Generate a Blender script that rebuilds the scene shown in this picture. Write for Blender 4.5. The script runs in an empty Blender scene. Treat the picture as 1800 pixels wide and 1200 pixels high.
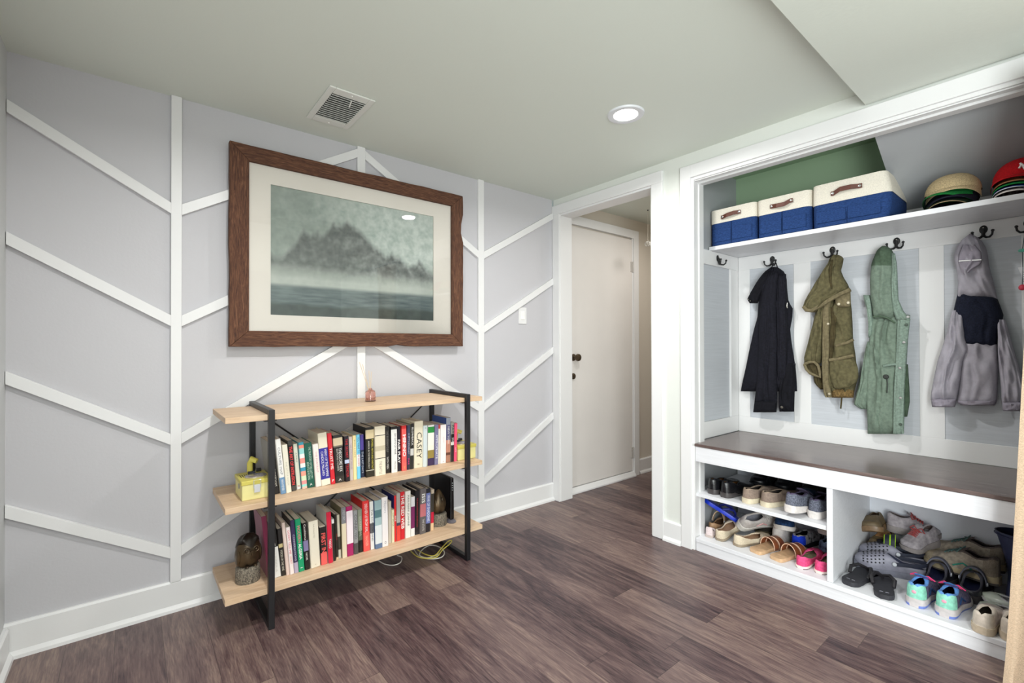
import bpy, math, random
from mathutils import Vector, Matrix
random.seed(7)
S = bpy.context.scene
COL = S.collection
PI = math.pi

# ------------------------------------------------------------------ camera, world, light, exposure
CAM = Vector((-2.4483, -2.5214, 1.15)); YAW, PITCH, ROLL, FPX, SHY = .6848, .0059, -.0019, 818.57, 3.53
FW = Vector((math.sin(YAW)*math.cos(PITCH), math.cos(YAW)*math.cos(PITCH), math.sin(PITCH)))
R0 = Vector((math.cos(YAW), -math.sin(YAW), 0)); U0 = R0.cross(FW)
RV = R0*math.cos(ROLL)+U0*math.sin(ROLL); UV = U0*math.cos(ROLL)-R0*math.sin(ROLL)
cd = bpy.data.cameras.new('camera'); cam = bpy.data.objects.new('camera', cd); COL.objects.link(cam)
cd.sensor_width = 36; cd.lens = FPX/1800*36; cd.shift_y = SHY/1800; cd.clip_start = .02
m = Matrix((RV, UV, -FW)).transposed().to_4x4(); m.translation = CAM; cam.matrix_world = m
S.camera = cam
S.view_settings.view_transform = 'Standard'; S.view_settings.look = 'None'
S.view_settings.gamma = 1; S.view_settings.exposure = -0.3
w = bpy.data.worlds.new('world'); S.world = w; w.use_nodes = True
w.node_tree.nodes['Background'].inputs[0].default_value = (.75, .85, .95, 1)
w.node_tree.nodes['Background'].inputs[1].default_value = 1.0
def area(name, loc, size, energy, rot=(0,0,0), col=(1,1,1), shape='DISK', size_y=None, spread=180):
    l = bpy.data.lights.new(name, 'AREA'); l.shape = shape; l.size = size
    if size_y: l.size_y = size_y
    l.energy = energy; l.color = col; l.spread = math.radians(spread)
    o = bpy.data.objects.new(name, l); o.location = loc; o.rotation_euler = rot; COL.objects.link(o)
    return o
H = 2.25
LAMPS = [(-.637, -1.159), (-2.02, -1.30), (-2.05, -3.1)]
LAMP_W = (17.5, 21.5, 25)
for (lx, ly), en in zip(LAMPS, LAMP_W):
    area('downlight_lamp', (lx, ly, (H if ly > -1.9 else 2.187)-.012), .10, en, col=(1, .99, .975), spread=168)
# added fill light at an invented opening in the left wall behind the viewer
area('added_fill_light', (-2.79, -3.75, 1.0), 1.4, 140, rot=(PI/2, 0, -PI/2), col=(.95, 1, .985), shape='RECTANGLE', size_y=1.9)
# ceiling lamp of the little hallway behind the doorway
area('hall_lamp', (.95, -.62, 2.2), .25, 6.8, col=(1, .95, .89))

def atP(ax, v, x, y):
    d = FW + RV*((x-900)/FPX) - UV*((y-600-SHY)/FPX)
    return CAM + d*((v-CAM[ax])/d[ax])
def aX(v, x, y): return atP(0, v, x, y)
def aY(v, x, y): return atP(1, v, x, y)
def aZ(v, x, y): return atP(2, v, x, y)

# ------------------------------------------------------------------ materials
def lin(c):
    if isinstance(c, (int, float)): c = (c, c, c)
    return tuple(((v/255)/12.92 if v/255 <= .04045 else ((v/255+.055)/1.055)**2.4) for v in c) + (1,)
MATS = {}
def mat(name, rgb, rough=.5, metal=0, noise=0, nscale=20, bump=0, bscale=60, coat=0, stretch=None, spec=.5, emit=0, rgb2=None, trans=0, sheen=0, alpha=1):
    if name in MATS: return MATS[name]
    m = bpy.data.materials.new(name); m.use_nodes = True
    nt = m.node_tree; b = nt.nodes['Principled BSDF']
    b.inputs['Base Color'].default_value = lin(rgb); b.inputs['Roughness'].default_value = rough
    b.inputs['Metallic'].default_value = metal; b.inputs['Specular IOR Level'].default_value = spec
    b.inputs['Coat Weight'].default_value = coat; b.inputs['Transmission Weight'].default_value = trans
    b.inputs['Sheen Weight'].default_value = sheen; b.inputs['Alpha'].default_value = alpha
    if emit:
        b.inputs['Emission Color'].default_value = lin(rgb); b.inputs['Emission Strength'].default_value = emit
    tc = None
    if noise or bump:
        tc = nt.nodes.new('ShaderNodeTexCoord'); mp = nt.nodes.new('ShaderNodeMapping')
        nt.links.new(tc.outputs['Object'], mp.inputs[0])
        if stretch: mp.inputs['Scale'].default_value = stretch
    if noise:
        n = nt.nodes.new('ShaderNodeTexNoise'); n.inputs['Scale'].default_value = nscale; n.inputs['Detail'].default_value = 6
        nt.links.new(mp.outputs[0], n.inputs['Vector'])
        r = nt.nodes.new('ShaderNodeValToRGB')
        c1 = tuple(max(0, v*(1-noise)) for v in (rgb if not isinstance(rgb, (int, float)) else (rgb,)*3))
        c2 = rgb2 or tuple(min(255, v*(1+noise*.6)) for v in (rgb if not isinstance(rgb, (int, float)) else (rgb,)*3))
        r.color_ramp.elements[0].color = lin(c1); r.color_ramp.elements[1].color = lin(c2)
        r.color_ramp.elements[0].position = .3; r.color_ramp.elements[1].position = .7
        nt.links.new(n.outputs['Fac'], r.inputs[0]); nt.links.new(r.outputs[0], b.inputs['Base Color'])
    if bump:
        n2 = nt.nodes.new('ShaderNodeTexNoise'); n2.inputs['Scale'].default_value = bscale; n2.inputs['Detail'].default_value = 3
        nt.links.new(mp.outputs[0], n2.inputs['Vector'])
        bp = nt.nodes.new('ShaderNodeBump'); bp.inputs['Strength'].default_value = bump; bp.inputs['Distance'].default_value = .01
        nt.links.new(n2.outputs['Fac'], bp.inputs['Height']); nt.links.new(bp.outputs[0], b.inputs['Normal'])
    MATS[name] = m
    return m
def flat(rgb, rough=.5, **k):
    if isinstance(rgb, int): rgb = (rgb,)*3
    return mat('paint_%d_%d_%d_%d' % (*rgb, int(rough*100)) + ('_m' if k.get('metal') else ''), rgb, rough, **k)
def cloth(rgb, rough=.9, noise=.12, nscale=220, bump=.25, bscale=500):
    return mat('cloth_%d_%d_%d' % tuple(rgb), rgb, rough, noise=noise, nscale=nscale, bump=bump, bscale=bscale, spec=.2)
def leather(rgb, rough=.4):
    return mat('leather_%d_%d_%d_%d' % (*rgb, int(rough*100)), rgb, rough, noise=.1, nscale=40, bump=.12, bscale=250)
def rubber(rgb, rough=.6, noise=.06):
    return mat('rubber_%d_%d_%d' % tuple(rgb), rgb, rough, noise=noise, nscale=60)

WALL = mat('wall_paint_grey', (196, 195, 199), .55, bump=.05, bscale=90)
LWALL = mat('wall_paint_pale', (206, 208, 208), .6, bump=.05, bscale=90)
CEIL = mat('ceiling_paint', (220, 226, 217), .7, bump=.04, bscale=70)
TRIM = mat('trim_white', (230, 230, 230), .35, bump=.03, bscale=40)
HALLP = mat('hall_paint', (214, 206, 194), .6, bump=.05, bscale=90)
DOORP = mat('door_paint', (226, 222, 218), .45, noise=.015, nscale=3, bump=.02, bscale=30)
GREEN_CAST = mat('closet_paint_green_cast', (158, 184, 152), .6, bump=.05, bscale=90)  # green light spill on closet back wall and ceiling, put into the paint colour
CGREY = mat('closet_paint_grey', (168, 171, 174), .55, bump=.05, bscale=80)
PANEL = mat('panel_paint', (196, 200, 206), .5, noise=.03, nscale=4, stretch=(1, 2, 40), bump=.04, bscale=30)
WSHELF = mat('shelf_white', (226, 227, 231), .4, noise=.02, nscale=6, stretch=(8, 1, 20), bump=.04, bscale=30)
BLACK = mat('black_powder_coat', (24, 23, 26), .45, bump=.05, bscale=300)
IRON = mat('black_iron', (22, 22, 23), .5, noise=.2, nscale=60)
STEEL = mat('brushed_steel', (170, 165, 155), .3, metal=1)
CHROME = mat('chrome', (215, 215, 215), .15, metal=1)

def wood_floor():
    m = bpy.data.materials.new('plank_floor'); m.use_nodes = True; nt = m.node_tree; N = nt.nodes; L = nt.links
    b = N['Principled BSDF']; tc = N.new('ShaderNodeTexCoord'); sp = N.new('ShaderNodeSeparateXYZ'); L.new(tc.outputs['Object'], sp.inputs[0])
    def M(op, a, bb=None, c=None):
        n = N.new('ShaderNodeMath'); n.operation = op
        for i, v in enumerate((a, bb, c)):
            if v is None: continue
            if hasattr(v, 'links'): L.new(v, n.inputs[i])
            else: n.inputs[i].default_value = v
        return n.outputs[0]
    PW, PL = .146, 1.22
    u = M('DIVIDE', M('ADD', sp.outputs['X'], 10.235), PW); iu = M('FLOOR', u); fu = M('FRACT', u)
    wn = N.new('ShaderNodeTexWhiteNoise'); wn.noise_dimensions = '1D'; L.new(iu, wn.inputs['W'])
    v = M('ADD', M('DIVIDE', M('ADD', sp.outputs['Y'], 10), PL), wn.outputs['Value']); iv = M('FLOOR', v); fv = M('FRACT', v)
    cid = N.new('ShaderNodeCombineXYZ'); L.new(iu, cid.inputs[0]); L.new(iv, cid.inputs[1])
    wn2 = N.new('ShaderNodeTexWhiteNoise'); wn2.noise_dimensions = '2D'; L.new(cid.outputs[0], wn2.inputs['Vector'])
    # grain: noise stretched along Y, shifted per plank
    cg = N.new('ShaderNodeCombineXYZ')
    L.new(M('MULTIPLY', sp.outputs['X'], 15), cg.inputs[0]); L.new(M('ADD', M('MULTIPLY', sp.outputs['Y'], 2.0), M('MULTIPLY', wn2.outputs['Value'], 37)), cg.inputs[1])
    L.new(M('MULTIPLY', wn2.outputs['Value'], 19), cg.inputs[2])
    n1 = N.new('ShaderNodeTexNoise'); n1.inputs['Scale'].default_value = 1.1; n1.inputs['Detail'].default_value = 7; n1.inputs['Roughness'].default_value = .62; n1.inputs['Distortion'].default_value = 1.9; L.new(cg.outputs[0], n1.inputs['Vector'])
    cg2 = N.new('ShaderNodeCombineXYZ'); L.new(M('MULTIPLY', sp.outputs['X'], 150), cg2.inputs[0]); L.new(M('MULTIPLY', sp.outputs['Y'], 9), cg2.inputs[1]); L.new(wn2.outputs['Value'], cg2.inputs[2])
    n2 = N.new('ShaderNodeTexNoise'); n2.inputs['Scale'].default_value = 1.5; n2.inputs['Detail'].default_value = 5; n2.inputs['Distortion'].default_value = .6; L.new(cg2.outputs[0], n2.inputs['Vector'])
    f = M('ADD', M('MULTIPLY', n1.outputs['Fac'], .66), M('ADD', M('MULTIPLY', n2.outputs['Fac'], .44), M('MULTIPLY', wn2.outputs['Value'], .26)))
    r = N.new('ShaderNodeValToRGB'); e = r.color_ramp.elements
    e[0].position = .44; e[0].color = lin((44, 31, 36)); e[1].position = .88; e[1].color = lin((140, 119, 108))
    x = e.new(.56); x.color = lin((80, 61, 62)); x = e.new(.70); x.color = lin((106, 86, 83))
    L.new(f, r.inputs[0])
    seam = M('ADD', M('LESS_THAN', fu, .012), M('LESS_THAN', fv, .0016)); seam = M('MINIMUM', seam, 1)
    mx = N.new('ShaderNodeMix'); mx.data_type = 'RGBA'; L.new(M('MULTIPLY', seam, .7), mx.inputs['Factor']); L.new(r.outputs[0], mx.inputs['A']); mx.inputs['B'].default_value = lin((46, 36, 36))
    L.new(mx.outputs['Result'], b.inputs['Base Color'])
    L.new(M('ADD', .30, M('MULTIPLY', n2.outputs['Fac'], .14)), b.inputs['Roughness'])
    bp = N.new('ShaderNodeBump'); bp.inputs['Strength'].default_value = .12; bp.inputs['Distance'].default_value = .002
    L.new(M('SUBTRACT', n2.outputs['Fac'], M('MULTIPLY', seam, 2)), bp.inputs['Height']); L.new(bp.outputs[0], b.inputs['Normal'])
    return m
FLOOR = wood_floor()
def wood(name, c1, c2, rough, stretch, scale=3, c3=None, dist=1.0, bump=.05):
    m = bpy.data.materials.new(name); m.use_nodes = True; nt = m.node_tree; b = nt.nodes['Principled BSDF']; b.inputs['Roughness'].default_value = rough
    tc = nt.nodes.new('ShaderNodeTexCoord'); mp = nt.nodes.new('ShaderNodeMapping'); mp.inputs['Scale'].default_value = stretch
    nt.links.new(tc.outputs['Object'], mp.inputs[0])
    n = nt.nodes.new('ShaderNodeTexNoise'); n.inputs['Scale'].default_value = scale; n.inputs['Detail'].default_value = 8; n.inputs['Distortion'].default_value = dist; n.inputs['Roughness'].default_value = .65
    nt.links.new(mp.outputs[0], n.inputs['Vector'])
    r = nt.nodes.new('ShaderNodeValToRGB'); e = r.color_ramp.elements; e[0].color = lin(c1); e[0].position = .3; e[1].color = lin(c2); e[1].position = .7
    if c3: x = e.new(.5); x.color = lin(c3)
    nt.links.new(n.outputs['Fac'], r.inputs[0]); nt.links.new(r.outputs[0], b.inputs['Base Color'])
    bp = nt.nodes.new('ShaderNodeBump'); bp.inputs['Strength'].default_value = bump; bp.inputs['Distance'].default_value = .004
    nt.links.new(n.outputs['Fac'], bp.inputs['Height']); nt.links.new(bp.outputs[0], b.inputs['Normal'])
    return m
OAK = wood('oak_board', (196, 162, 128), (224, 198, 168), .5, (1.2, 14, 14), 2.5)
BENCHW = wood('dark_stained_board', (70, 56, 54), (118, 102, 98), .22, (16, 1.2, 16), 2.5, bump=.03)
RUSTIC_H = wood('barn_wood_long', (50, 30, 22), (126, 88, 64), .8, (3, 20, 34), 4, c3=(90, 56, 38), dist=1.5, bump=.6)
RUSTIC_V = wood('barn_wood_tall', (50, 30, 22), (126, 88, 64), .8, (34, 20, 3), 4, c3=(90, 56, 38), dist=1.5, bump=.6)

# ------------------------------------------------------------------ mesh helpers
class MB:
    def __init__(s): s.v = []; s.f = []; s.m = []
    def add(s, vs, fs, mi=0):
        b = len(s.v); s.v += [tuple(p) for p in vs]
        for i, f in enumerate(fs):
            s.f.append(tuple(b+k for k in f)); s.m.append(mi[i] if isinstance(mi, list) else mi)
        return s
    def box(s, x0, x1, y0, y1, z0, z1, mi=0):
        x0, x1 = sorted((x0, x1)); y0, y1 = sorted((y0, y1)); z0, z1 = sorted((z0, z1))
        v = [(x, y, z) for z in (z0, z1) for y in (y0, y1) for x in (x0, x1)]
        return s.add(v, [(0,2,3,1),(4,5,7,6),(0,1,5,4),(2,6,7,3),(0,4,6,2),(1,3,7,5)], mi)
    def prism(s, poly, axis, a, b, mi=0):       # poly: 2D points in the two other axes
        def P(q, d):
            return {0: (d, q[0], q[1]), 1: (q[0], d, q[1]), 2: (q[0], q[1], d)}[axis]
        n = len(poly); v = [P(q, a) for q in poly]+[P(q, b) for q in poly]
        f = [tuple(range(n))[::-1], tuple(range(n, 2*n))]+[(i, (i+1) % n, n+(i+1) % n, n+i) for i in range(n)]
        return s.add(v, f, mi)
    def bar(s, p, q, w, h, up=(0,0,1), mi=0):
        p = Vector(p); q = Vector(q); d = (q-p).normalized(); sd = d.cross(Vector(up))
        if sd.length < 1e-4: sd = d.cross(Vector((1,0,0)))
        sd.normalize(); uu = sd.cross(d)
        v = [e+sd*(a*w/2)+uu*(b*h/2) for e in (p, q) for a, b in ((-1,-1),(1,-1),(1,1),(-1,1))]
        return s.add(v, [(3,2,1,0),(4,5,6,7),(0,1,5,4),(1,2,6,5),(2,3,7,6),(3,0,4,7)], mi)
    def loft(s, rings, cap=True, closed=True, mi=0, mfun=None):
        n = len(rings[0]); v = [p for r in rings for p in r]; f = []; mm = []
        for i in range(len(rings)-1):
            for j in range(n if closed else n-1):
                k = (j+1) % n; f.append((i*n+j, i*n+k, (i+1)*n+k, (i+1)*n+j)); mm.append(mfun(i, j) if mfun else mi)
        if cap:
            f.append(tuple(range(n))[::-1]); mm.append(mfun(0, 0) if mfun else mi)
            b = (len(rings)-1)*n; f.append(tuple(range(b, b+n))); mm.append(mfun(len(rings)-2, 0) if mfun else mi)
        return s.add(v, f, mm)
    def tube(s, pts, r, seg=8, closed=False, mi=0):
        pts = [Vector(p) for p in pts]; n = len(pts); rings = []; prev = None
        for i, p in enumerate(pts):
            a = pts[(i-1) % n] if closed or i > 0 else p; b = pts[(i+1) % n] if closed or i < n-1 else p
            d = (b-a).normalized()
            nn = prev if prev else (Vector((0,0,1)) if abs(d.z) < .9 else Vector((1,0,0)))
            sd = d.cross(nn).normalized(); uu = sd.cross(d).normalized(); prev = uu
            rr = r[i] if isinstance(r, (list, tuple)) else r
            rings.append([p+(sd*math.cos(t)+uu*math.sin(t))*rr for t in [2*PI*k/seg for k in range(seg)]])
        if closed: rings.append(rings[0])
        return s.loft(rings, cap=not closed, mi=mi)
    def lathe(s, prof, c=(0,0,0), seg=24, axis=2, mi=0, sx=1, sy=1, mfun=None):
        rings = []
        for r, h in prof:
            rr = []
            for k in range(seg):
                t = 2*PI*k/seg; a, b = r*math.cos(t)*sx, r*math.sin(t)*sy
                p = {2: (a, b, h), 1: (a, h, b), 0: (h, a, b)}[axis]
                rr.append((p[0]+c[0], p[1]+c[1], p[2]+c[2]))
            rings.append(rr)
        return s.loft(rings, mi=mi, mfun=mfun)
    def ball(s, c, r, seg=12, mi=0, sc=(1,1,1)):
        rings = []
        for i in range(9):
            a = -PI/2+PI*(.02+.96*i/8)
            rings.append([(c[0]+sc[0]*r*math.cos(a)*math.cos(t), c[1]+sc[1]*r*math.cos(a)*math.sin(t), c[2]+sc[2]*r*math.sin(a)) for t in [2*PI*k/seg for k in range(seg)]])
        return s.loft(rings, mi=mi)
    def build(s, name, mats, parent=None, o=(0,0,0), smooth=False, bevel=0, sub=0, ang=40):
        if not isinstance(mats, (list, tuple)): mats = [mats]
        me = bpy.data.meshes.new(name)
        me.from_pydata([(p[0]-o[0], p[1]-o[1], p[2]-o[2]) for p in s.v], [], s.f)
        for mm in mats: me.materials.append(mm)
        for p, i in zip(me.polygons, s.m): p.material_index = i
        me.validate()
        import bmesh
        bm = bmesh.new(); bm.from_mesh(me); bmesh.ops.recalc_face_normals(bm, faces=bm.faces); bm.to_mesh(me); bm.free()
        if smooth:
            for p in me.polygons: p.use_smooth = True
            me.set_sharp_from_angle(angle=math.radians(ang))
        ob = bpy.data.objects.new(name, me); COL.objects.link(ob)
        if parent: ob.parent = parent
        else: ob.location = o
        if bevel:
            b = ob.modifiers.new('edge_bevel', 'BEVEL'); b.width = bevel; b.segments = 2; b.limit_method = 'ANGLE'; b.angle_limit = .7
        if sub:
            b = ob.modifiers.new('smooth', 'SUBSURF'); b.levels = b.render_levels = sub
        return ob
def tag(o, label, cat, group=None):
    o['label'] = label; o['category'] = cat
    if group: o['group'] = group
    return o
def root(name, loc, label, cat, group=None, rz=0):
    o = bpy.data.objects.new(name, None); o.empty_display_size = .05; o.location = loc; o.rotation_euler = (0, 0, rz)
    COL.objects.link(o); return tag(o, label, cat, group)
def struct(name, mb, m, bevel=0, parent=None, smooth=False):
    o = mb.build(name, m, parent, bevel=bevel, smooth=smooth)
    if not parent: o['kind'] = 'structure'
    return o
def lerp(tab, t):
    if t <= tab[0][0]: return tab[0][1]
    for (a, x), (b, y) in zip(tab, tab[1:]):
        if t <= b: return x+(y-x)*(t-a)/(b-a)
    return tab[-1][1]
TEXTS = []
def text(name, s, m, parent, mtx, length, height, bold=0, fit=True):
    c = bpy.data.curves.new(name, 'FONT'); c.body = s; c.size = 1; c.align_x = 'CENTER'; c.align_y = 'CENTER'; c.extrude = 0; c.offset = bold; c.resolution_u = 2
    c.materials.append(m)
    o = bpy.data.objects.new(name, c); COL.objects.link(o); o.parent = parent; o.matrix_local = mtx
    TEXTS.append((o, mtx, length, height))
    return o

# ------------------------------------------------------------------ room shell
struct('floor', MB().box(-2.93, 2.2, -4.7, .2, -.06, 0), FLOOR)
b = MB().box(-2.93, .136, -1.936, .12, H, H+.1).box(.136, 2.2, -1.0, .14, H+.03, H+.1)
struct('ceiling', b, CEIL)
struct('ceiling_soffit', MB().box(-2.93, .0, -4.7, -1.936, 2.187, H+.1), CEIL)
struct('wall_back', MB().box(-2.93, .0, 0, .12, 0, H), WALL)
struct('wall_left', MB().box(-2.93, -2.81, -3.0, 0, 0, H).box(-2.93, -2.81, -4.7, -4.5, 0, H).box(-2.93, -2.81, -4.5, -3.0, 0, .05).box(-2.93, -2.81, -4.5, -3.0, 2.1, H), LWALL)
b = MB().box(.018, .136, -.85, .0, 2.12, H).box(.018, .136, -1.12, -.85, 0, H).box(.018, .11, -2.4, -1.12, 2.10, H).box(.018, .136, -4.7, -2.4, 0, 2.187)
struct('wall_right', b, mat('wall_paint_white', (222, 225, 219), .5, bump=.04, bscale=80))
b = MB().box(-2.93, .136, -4.82, -4.7, 0, 2.3)
struct('wall_front', b, LWALL)
# hallway behind the doorway
b = MB().box(.136, 2.2, .02, .14, 0, H+.03)
struct('wall_hall', b, HALLP)
struct('wall_hall_end', MB().box(2.08, 2.2, -1.0, .02, 0, H+.03), HALLP)
struct('wall_hall_side', MB().box(.136, 2.2, -1.085, -1.0, 0, H+.03), HALLP)

# doorway casing and lining
def trim(n, mb, bevel=.002): return struct('trim_%d' % n, mb, TRIM, bevel)
trim(1, MB().box(0, .018, -.0745, -.002, 0, 2.13))
trim(2, MB().box(0, .018, -.94, -.002, 2.13, 2.2))
trim(3, MB().box(0, .018, -.94, -.864, 0, 2.13))
trim(4, MB().box(.012, .136, -.078, -.0, 0, 2.128))
trim(5, MB().box(.012, .136, -.864, -.078, 2.118, 2.14))
trim(6, MB().box(.018, .136, -.90, -.862, 0, 2.118))
trim(7, MB().box(0, .018, -1.121, -1.057, 0, 2.175))
trim(8, MB().box(0, .018, -2.47, -1.121, 2.104, 2.175))
trim(9, MB().box(.012, .11, -1.136, -1.119, 0, 2.104).box(.06, .11, -1.142, -1.136, 0, 2.09))
trim(10, MB().box(.012, .11, -2.4, -1.136, 2.088, 2.106).box(.02, .03, -2.4, -1.136, 2.082, 2.088).box(.062, .11, -2.4, -1.136, 2.076, 2.088))
trim(11, MB().box(.0, .018, -2.47, -2.404, 0, 2.104))
# baseboards
def base(name, axis, face, a, b, sgn, h=.13, th=.015):
    prof = [(0, 0), (sgn*.028, 0), (sgn*.026, .012), (sgn*.018, .022), (sgn*th, .026), (sgn*th, h-.008), (sgn*(th-.006), h), (0, h)]
    mb = MB()
    if axis == 0: mb.prism([(face+p[0], p[1]) for p in prof], 0, a, b)
    else: mb.prism([(face+p[0], p[1]) for p in prof], 1, a, b)
    return struct(name, mb, TRIM)
base('baseboard_back', 0, 0, -2.81, -.002, -1)
base('baseboard_left', 1, -2.81, -4.7, -.02, 1, .12)
base('baseboard_right', 1, .018, -1.056, -.941, -1, .118)
base('baseboard_hall', 0, .02, 1.095, 2.08, -1, .13)

# accent wall battens
TY = -.018
levL = [(2.066, 1.778), (1.577, 1.288), (1.062, .773), (.571, .282)]
tn = 20
def post(x0, x1):
    global tn; trim(tn, MB().box(x0, x1, TY, 0, .128, H-.001), .001); tn += 1
for x0, x1 in ((-2.317, -2.2785), (-1.493, -1.449), (-.687, -.641)): post(x0, x1)
def batten(xa, za, xb, zb, w=.048):
    global tn; trim(tn, MB().prism([(xa, za), (xb, zb), (xb, zb-w), (xa, za-w)], 1, TY-.001, -.0005), .001); tn += 1
for za, zb in levL:
    batten(-2.808, za, -2.317, zb)
    zc = zb+.455
    batten(-2.2785, zb, -1.493, min(zc, 2.237))
    batten(-1.449, min(zc, 2.237), -.687, zb)
    batten(-.641, zb, -.003, zb+.372)

# hallway door (flush slab) with its casing
dr = MB().box(.02, .985, .0, .035, .05, 2.09)
door = struct('door_1', dr, DOORP, .002)
kb = MB().lathe([(.026, 0), (.027, -.008), (.012, -.012), (.011, -.035), (.024, -.042), (.029, -.055), (.026, -.066), (.012, -.07)], (.225, 0, 1.062), 20, 1)
kb.build('door_knob', mat('antique_brass', (120, 108, 92), .3, metal=1), door, smooth=True)
MB().lathe([(.024, 0), (.023, -.012), (.012, -.014), (.011, -.02)], (.222, 0, .915), 20, 1).build('deadbolt', MATS['antique_brass'], door, smooth=True)
for z in (1.85, .21):
    hg = MB().box(.965, .998, -.004, .002, z-.045, z+.045).tube([(.991, -.006, z-.047), (.991, -.006, z+.047)], .006)
    for dz in (-.03, 0, .03): hg.lathe([(.004, -.004), (.003, -.006)], (.975, 0, z+dz), 8, 1)
    hg.build('hinge', mat('painted_hinge', (205, 202, 198), .35, metal=.3), door)
trim(60, MB().box(1.0, 1.072, -.012, .02, 0, 2.175).box(.985, 1.0, -.002, .02, 0, 2.104))
trim(61, MB().box(.136, 1.0, -.012, .02, 2.104, 2.175))
trim(62, MB().prism([(-.03, 0), (-.03, .012), (-.008, .045), (.02, .045), (.02, 0)], 0, .137, 1.0))
# little hanging wire ornament by the hall ceiling
p0 = aY(-.25, 1139, 428)
orn = root('hanging_ornament', (p0.x, p0.y, p0.z-.03), 'small pale wire ornament hanging on a cord in the hallway beyond the doorway', 'ornament')
mb = MB().tube([(0, 0, .03), (0, 0, H+.03-p0.z+.03-.001)], .0012, 6); mb.build('cord', flat((225, 220, 205)), orn)
mb = MB()
for k in range(6):
    a = PI*k/6; mb.tube([(.026*math.cos(a)*math.cos(t), .026*math.sin(a)*math.cos(t), .028+.02*math.sin(t)) for t in [2*PI*i/16 for i in range(16)]], .0022, 5, closed=True)
mb.build('wire_cage', flat((226, 224, 218), .3), orn, smooth=True)
MB().ball((0, 0, H+.03-p0.z+.024), .006).build('ceiling_hook', IRON, orn)

# ------------------------------------------------------------------ closet shell
struct('closet_wall_side', MB().box(.11, .7, -1.092, -1.085, 0, H), CGREY)
struct('closet_wall_back', MB().box(.618, .7, -2.8, -1.092, 0, H), GREEN_CAST)
struct('closet_ceiling', MB().box(.11, .7, -1.94, -1.092, H-.012, H+.05), GREEN_CAST)
struct('closet_wall_end', MB().box(.11, .7, -2.8, -2.72, 0, H), CGREY)
sl = MB().prism([(.62, 1.835), (.62, 2.3), (.02, 2.3), (.02, 2.175)], 1, -2.75, -1.932)
struct('closet_stair_soffit', sl, CGREY)
XB = .603
pn = MB().box(.607, .618, -2.72, -1.092, .6, 1.73)
struct('closet_panel_back', pn, PANEL)
struct('closet_panel_side', MB().box(.11, .607, -1.097, -1.092, .6, 1.73), PANEL)
tn = 70
for q in ((XB, .607, -2.72, -1.11, 1.637, 1.722), (XB, .607, -2.72, -1.11, .6, .696), (XB, .607, -1.182, -1.11, .696, 1.637),
          (XB, .607, -1.526, -1.436, .696, 1.637), (XB, .607, -2.099, -2.006, .696, 1.637), (XB, .607, -2.45, -2.353, .696, 1.637),
          (.11, .603, -1.11, -1.097, 1.637, 1.722), (.11, .603, -1.11, -1.097, .602, .70), (.503, .603, -1.11, -1.097, .70, 1.637)):
    trim(tn, MB().box(*q), .0015); tn += 1
# hat shelf
sh = MB().box(.25, .601, -2.72, -1.099, 1.723, 1.746)
hat_shelf = tag(sh.build('closet_shelf', WSHELF, o=(.43, -1.9, 1.723), bevel=.0015), 'long white hat shelf above the coat hooks carrying the baskets and caps', 'shelf')
struct('trim_90', MB().box(.57, .617, -2.72, -1.935, 1.747, 1.83), TRIM)

# bench with shoe cubbies
ben = root('shoe_bench', (.3, -1.75, 0), 'built-in white shoe bench with dark stained seat and open shoe cubbies below', 'bench')
o_ = (.3, -1.75, 0)
MB().box(.012, .6, -2.7, -1.112, .584, .6).build('bench_seat', BENCHW, ben, o_, bevel=.002)
MB().box(.016, .034, -2.7, -1.138, .5, .583).build('fascia', WSHELF, ben, o_, bevel=.001)
MB().box(.02, .602, -1.8, -1.776, .073, .5).build('divider', WSHELF, ben, o_, bevel=.001)
MB().box(.03, .602, -1.776, -1.1, .3, .32).build('shoe_shelf', WSHELF, ben, o_, bevel=.001)
MB().box(.012, .602, -2.7, -1.14, .05, .072).box(.11, .602, -1.14, -1.1, .05, .072).build('deck', WSHELF, ben, o_, bevel=.002)
MB().box(.016, .034, -2.7, -1.14, .0, .05).build('riser', WSHELF, ben, o_, bevel=.001)
MB().box(.603, .612, -2.7, -1.1, .072, .584).build('back_panel', flat((240, 244, 252), .5), ben, o_)

# ------------------------------------------------------------------ ceiling light, vent, switch
LENS = mat('lamp_lens', (255, 252, 248), .4, emit=14)
for i, (lx, ly) in enumerate(LAMPS[:1]):
    r_ = root('recessed_ceiling_light', (lx, ly, H-.006), 'round white recessed ceiling light glowing near the doorway', 'ceiling light')
    MB().lathe([(.058, .006), (.056, .0), (.070, -.004), (.083, -.002), (.086, .006)], (0, 0, 0), 40).build('trim_ring', mat('lamp_ring', (225, 228, 232), .35), r_, smooth=True)
    MB().lathe([(.0005, -.0005), (.056, -.0005), (.056, .003), (.0005, .003)], (0, 0, 0), 32).build('lens', LENS, r_)
v = root('ceiling_vent', (-1.706, -.357, H), 'square white metal air vent in the ceiling above the picture', 'air vent')
a, c = .100, .174
mb = MB()
for (x0, x1, y0, y1) in ((-a, -a+.026, -c, c), (a-.026, a, -c, c), (-a+.026, a-.026, -c, -c+.05), (-a+.026, a-.026, c-.05, c)): mb.box(x0, x1, y0, y1, -.008, -.0005)
VW = mat('vent_white', (226, 228, 222), .4)
mb.build('frame', VW, v, bevel=.003)
MB().box(-a+.02, a-.02, -c+.045, c-.045, -.003, -.001).build('backing', flat((52, 50, 46), .9), v)
for k in range(13):
    y = -c+.058+k*.0188
    mb = MB().bar((-a+.026, y, -.0075), (a-.026, y, -.0075), .010, .0016, up=(0, -.72, .69))
    mb.build('louver', VW, v)
MB().bar((.01, -c+.052, -.011), (.02, -c+.11, -.014), .006, .003).build('lever', VW, v)
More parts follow.
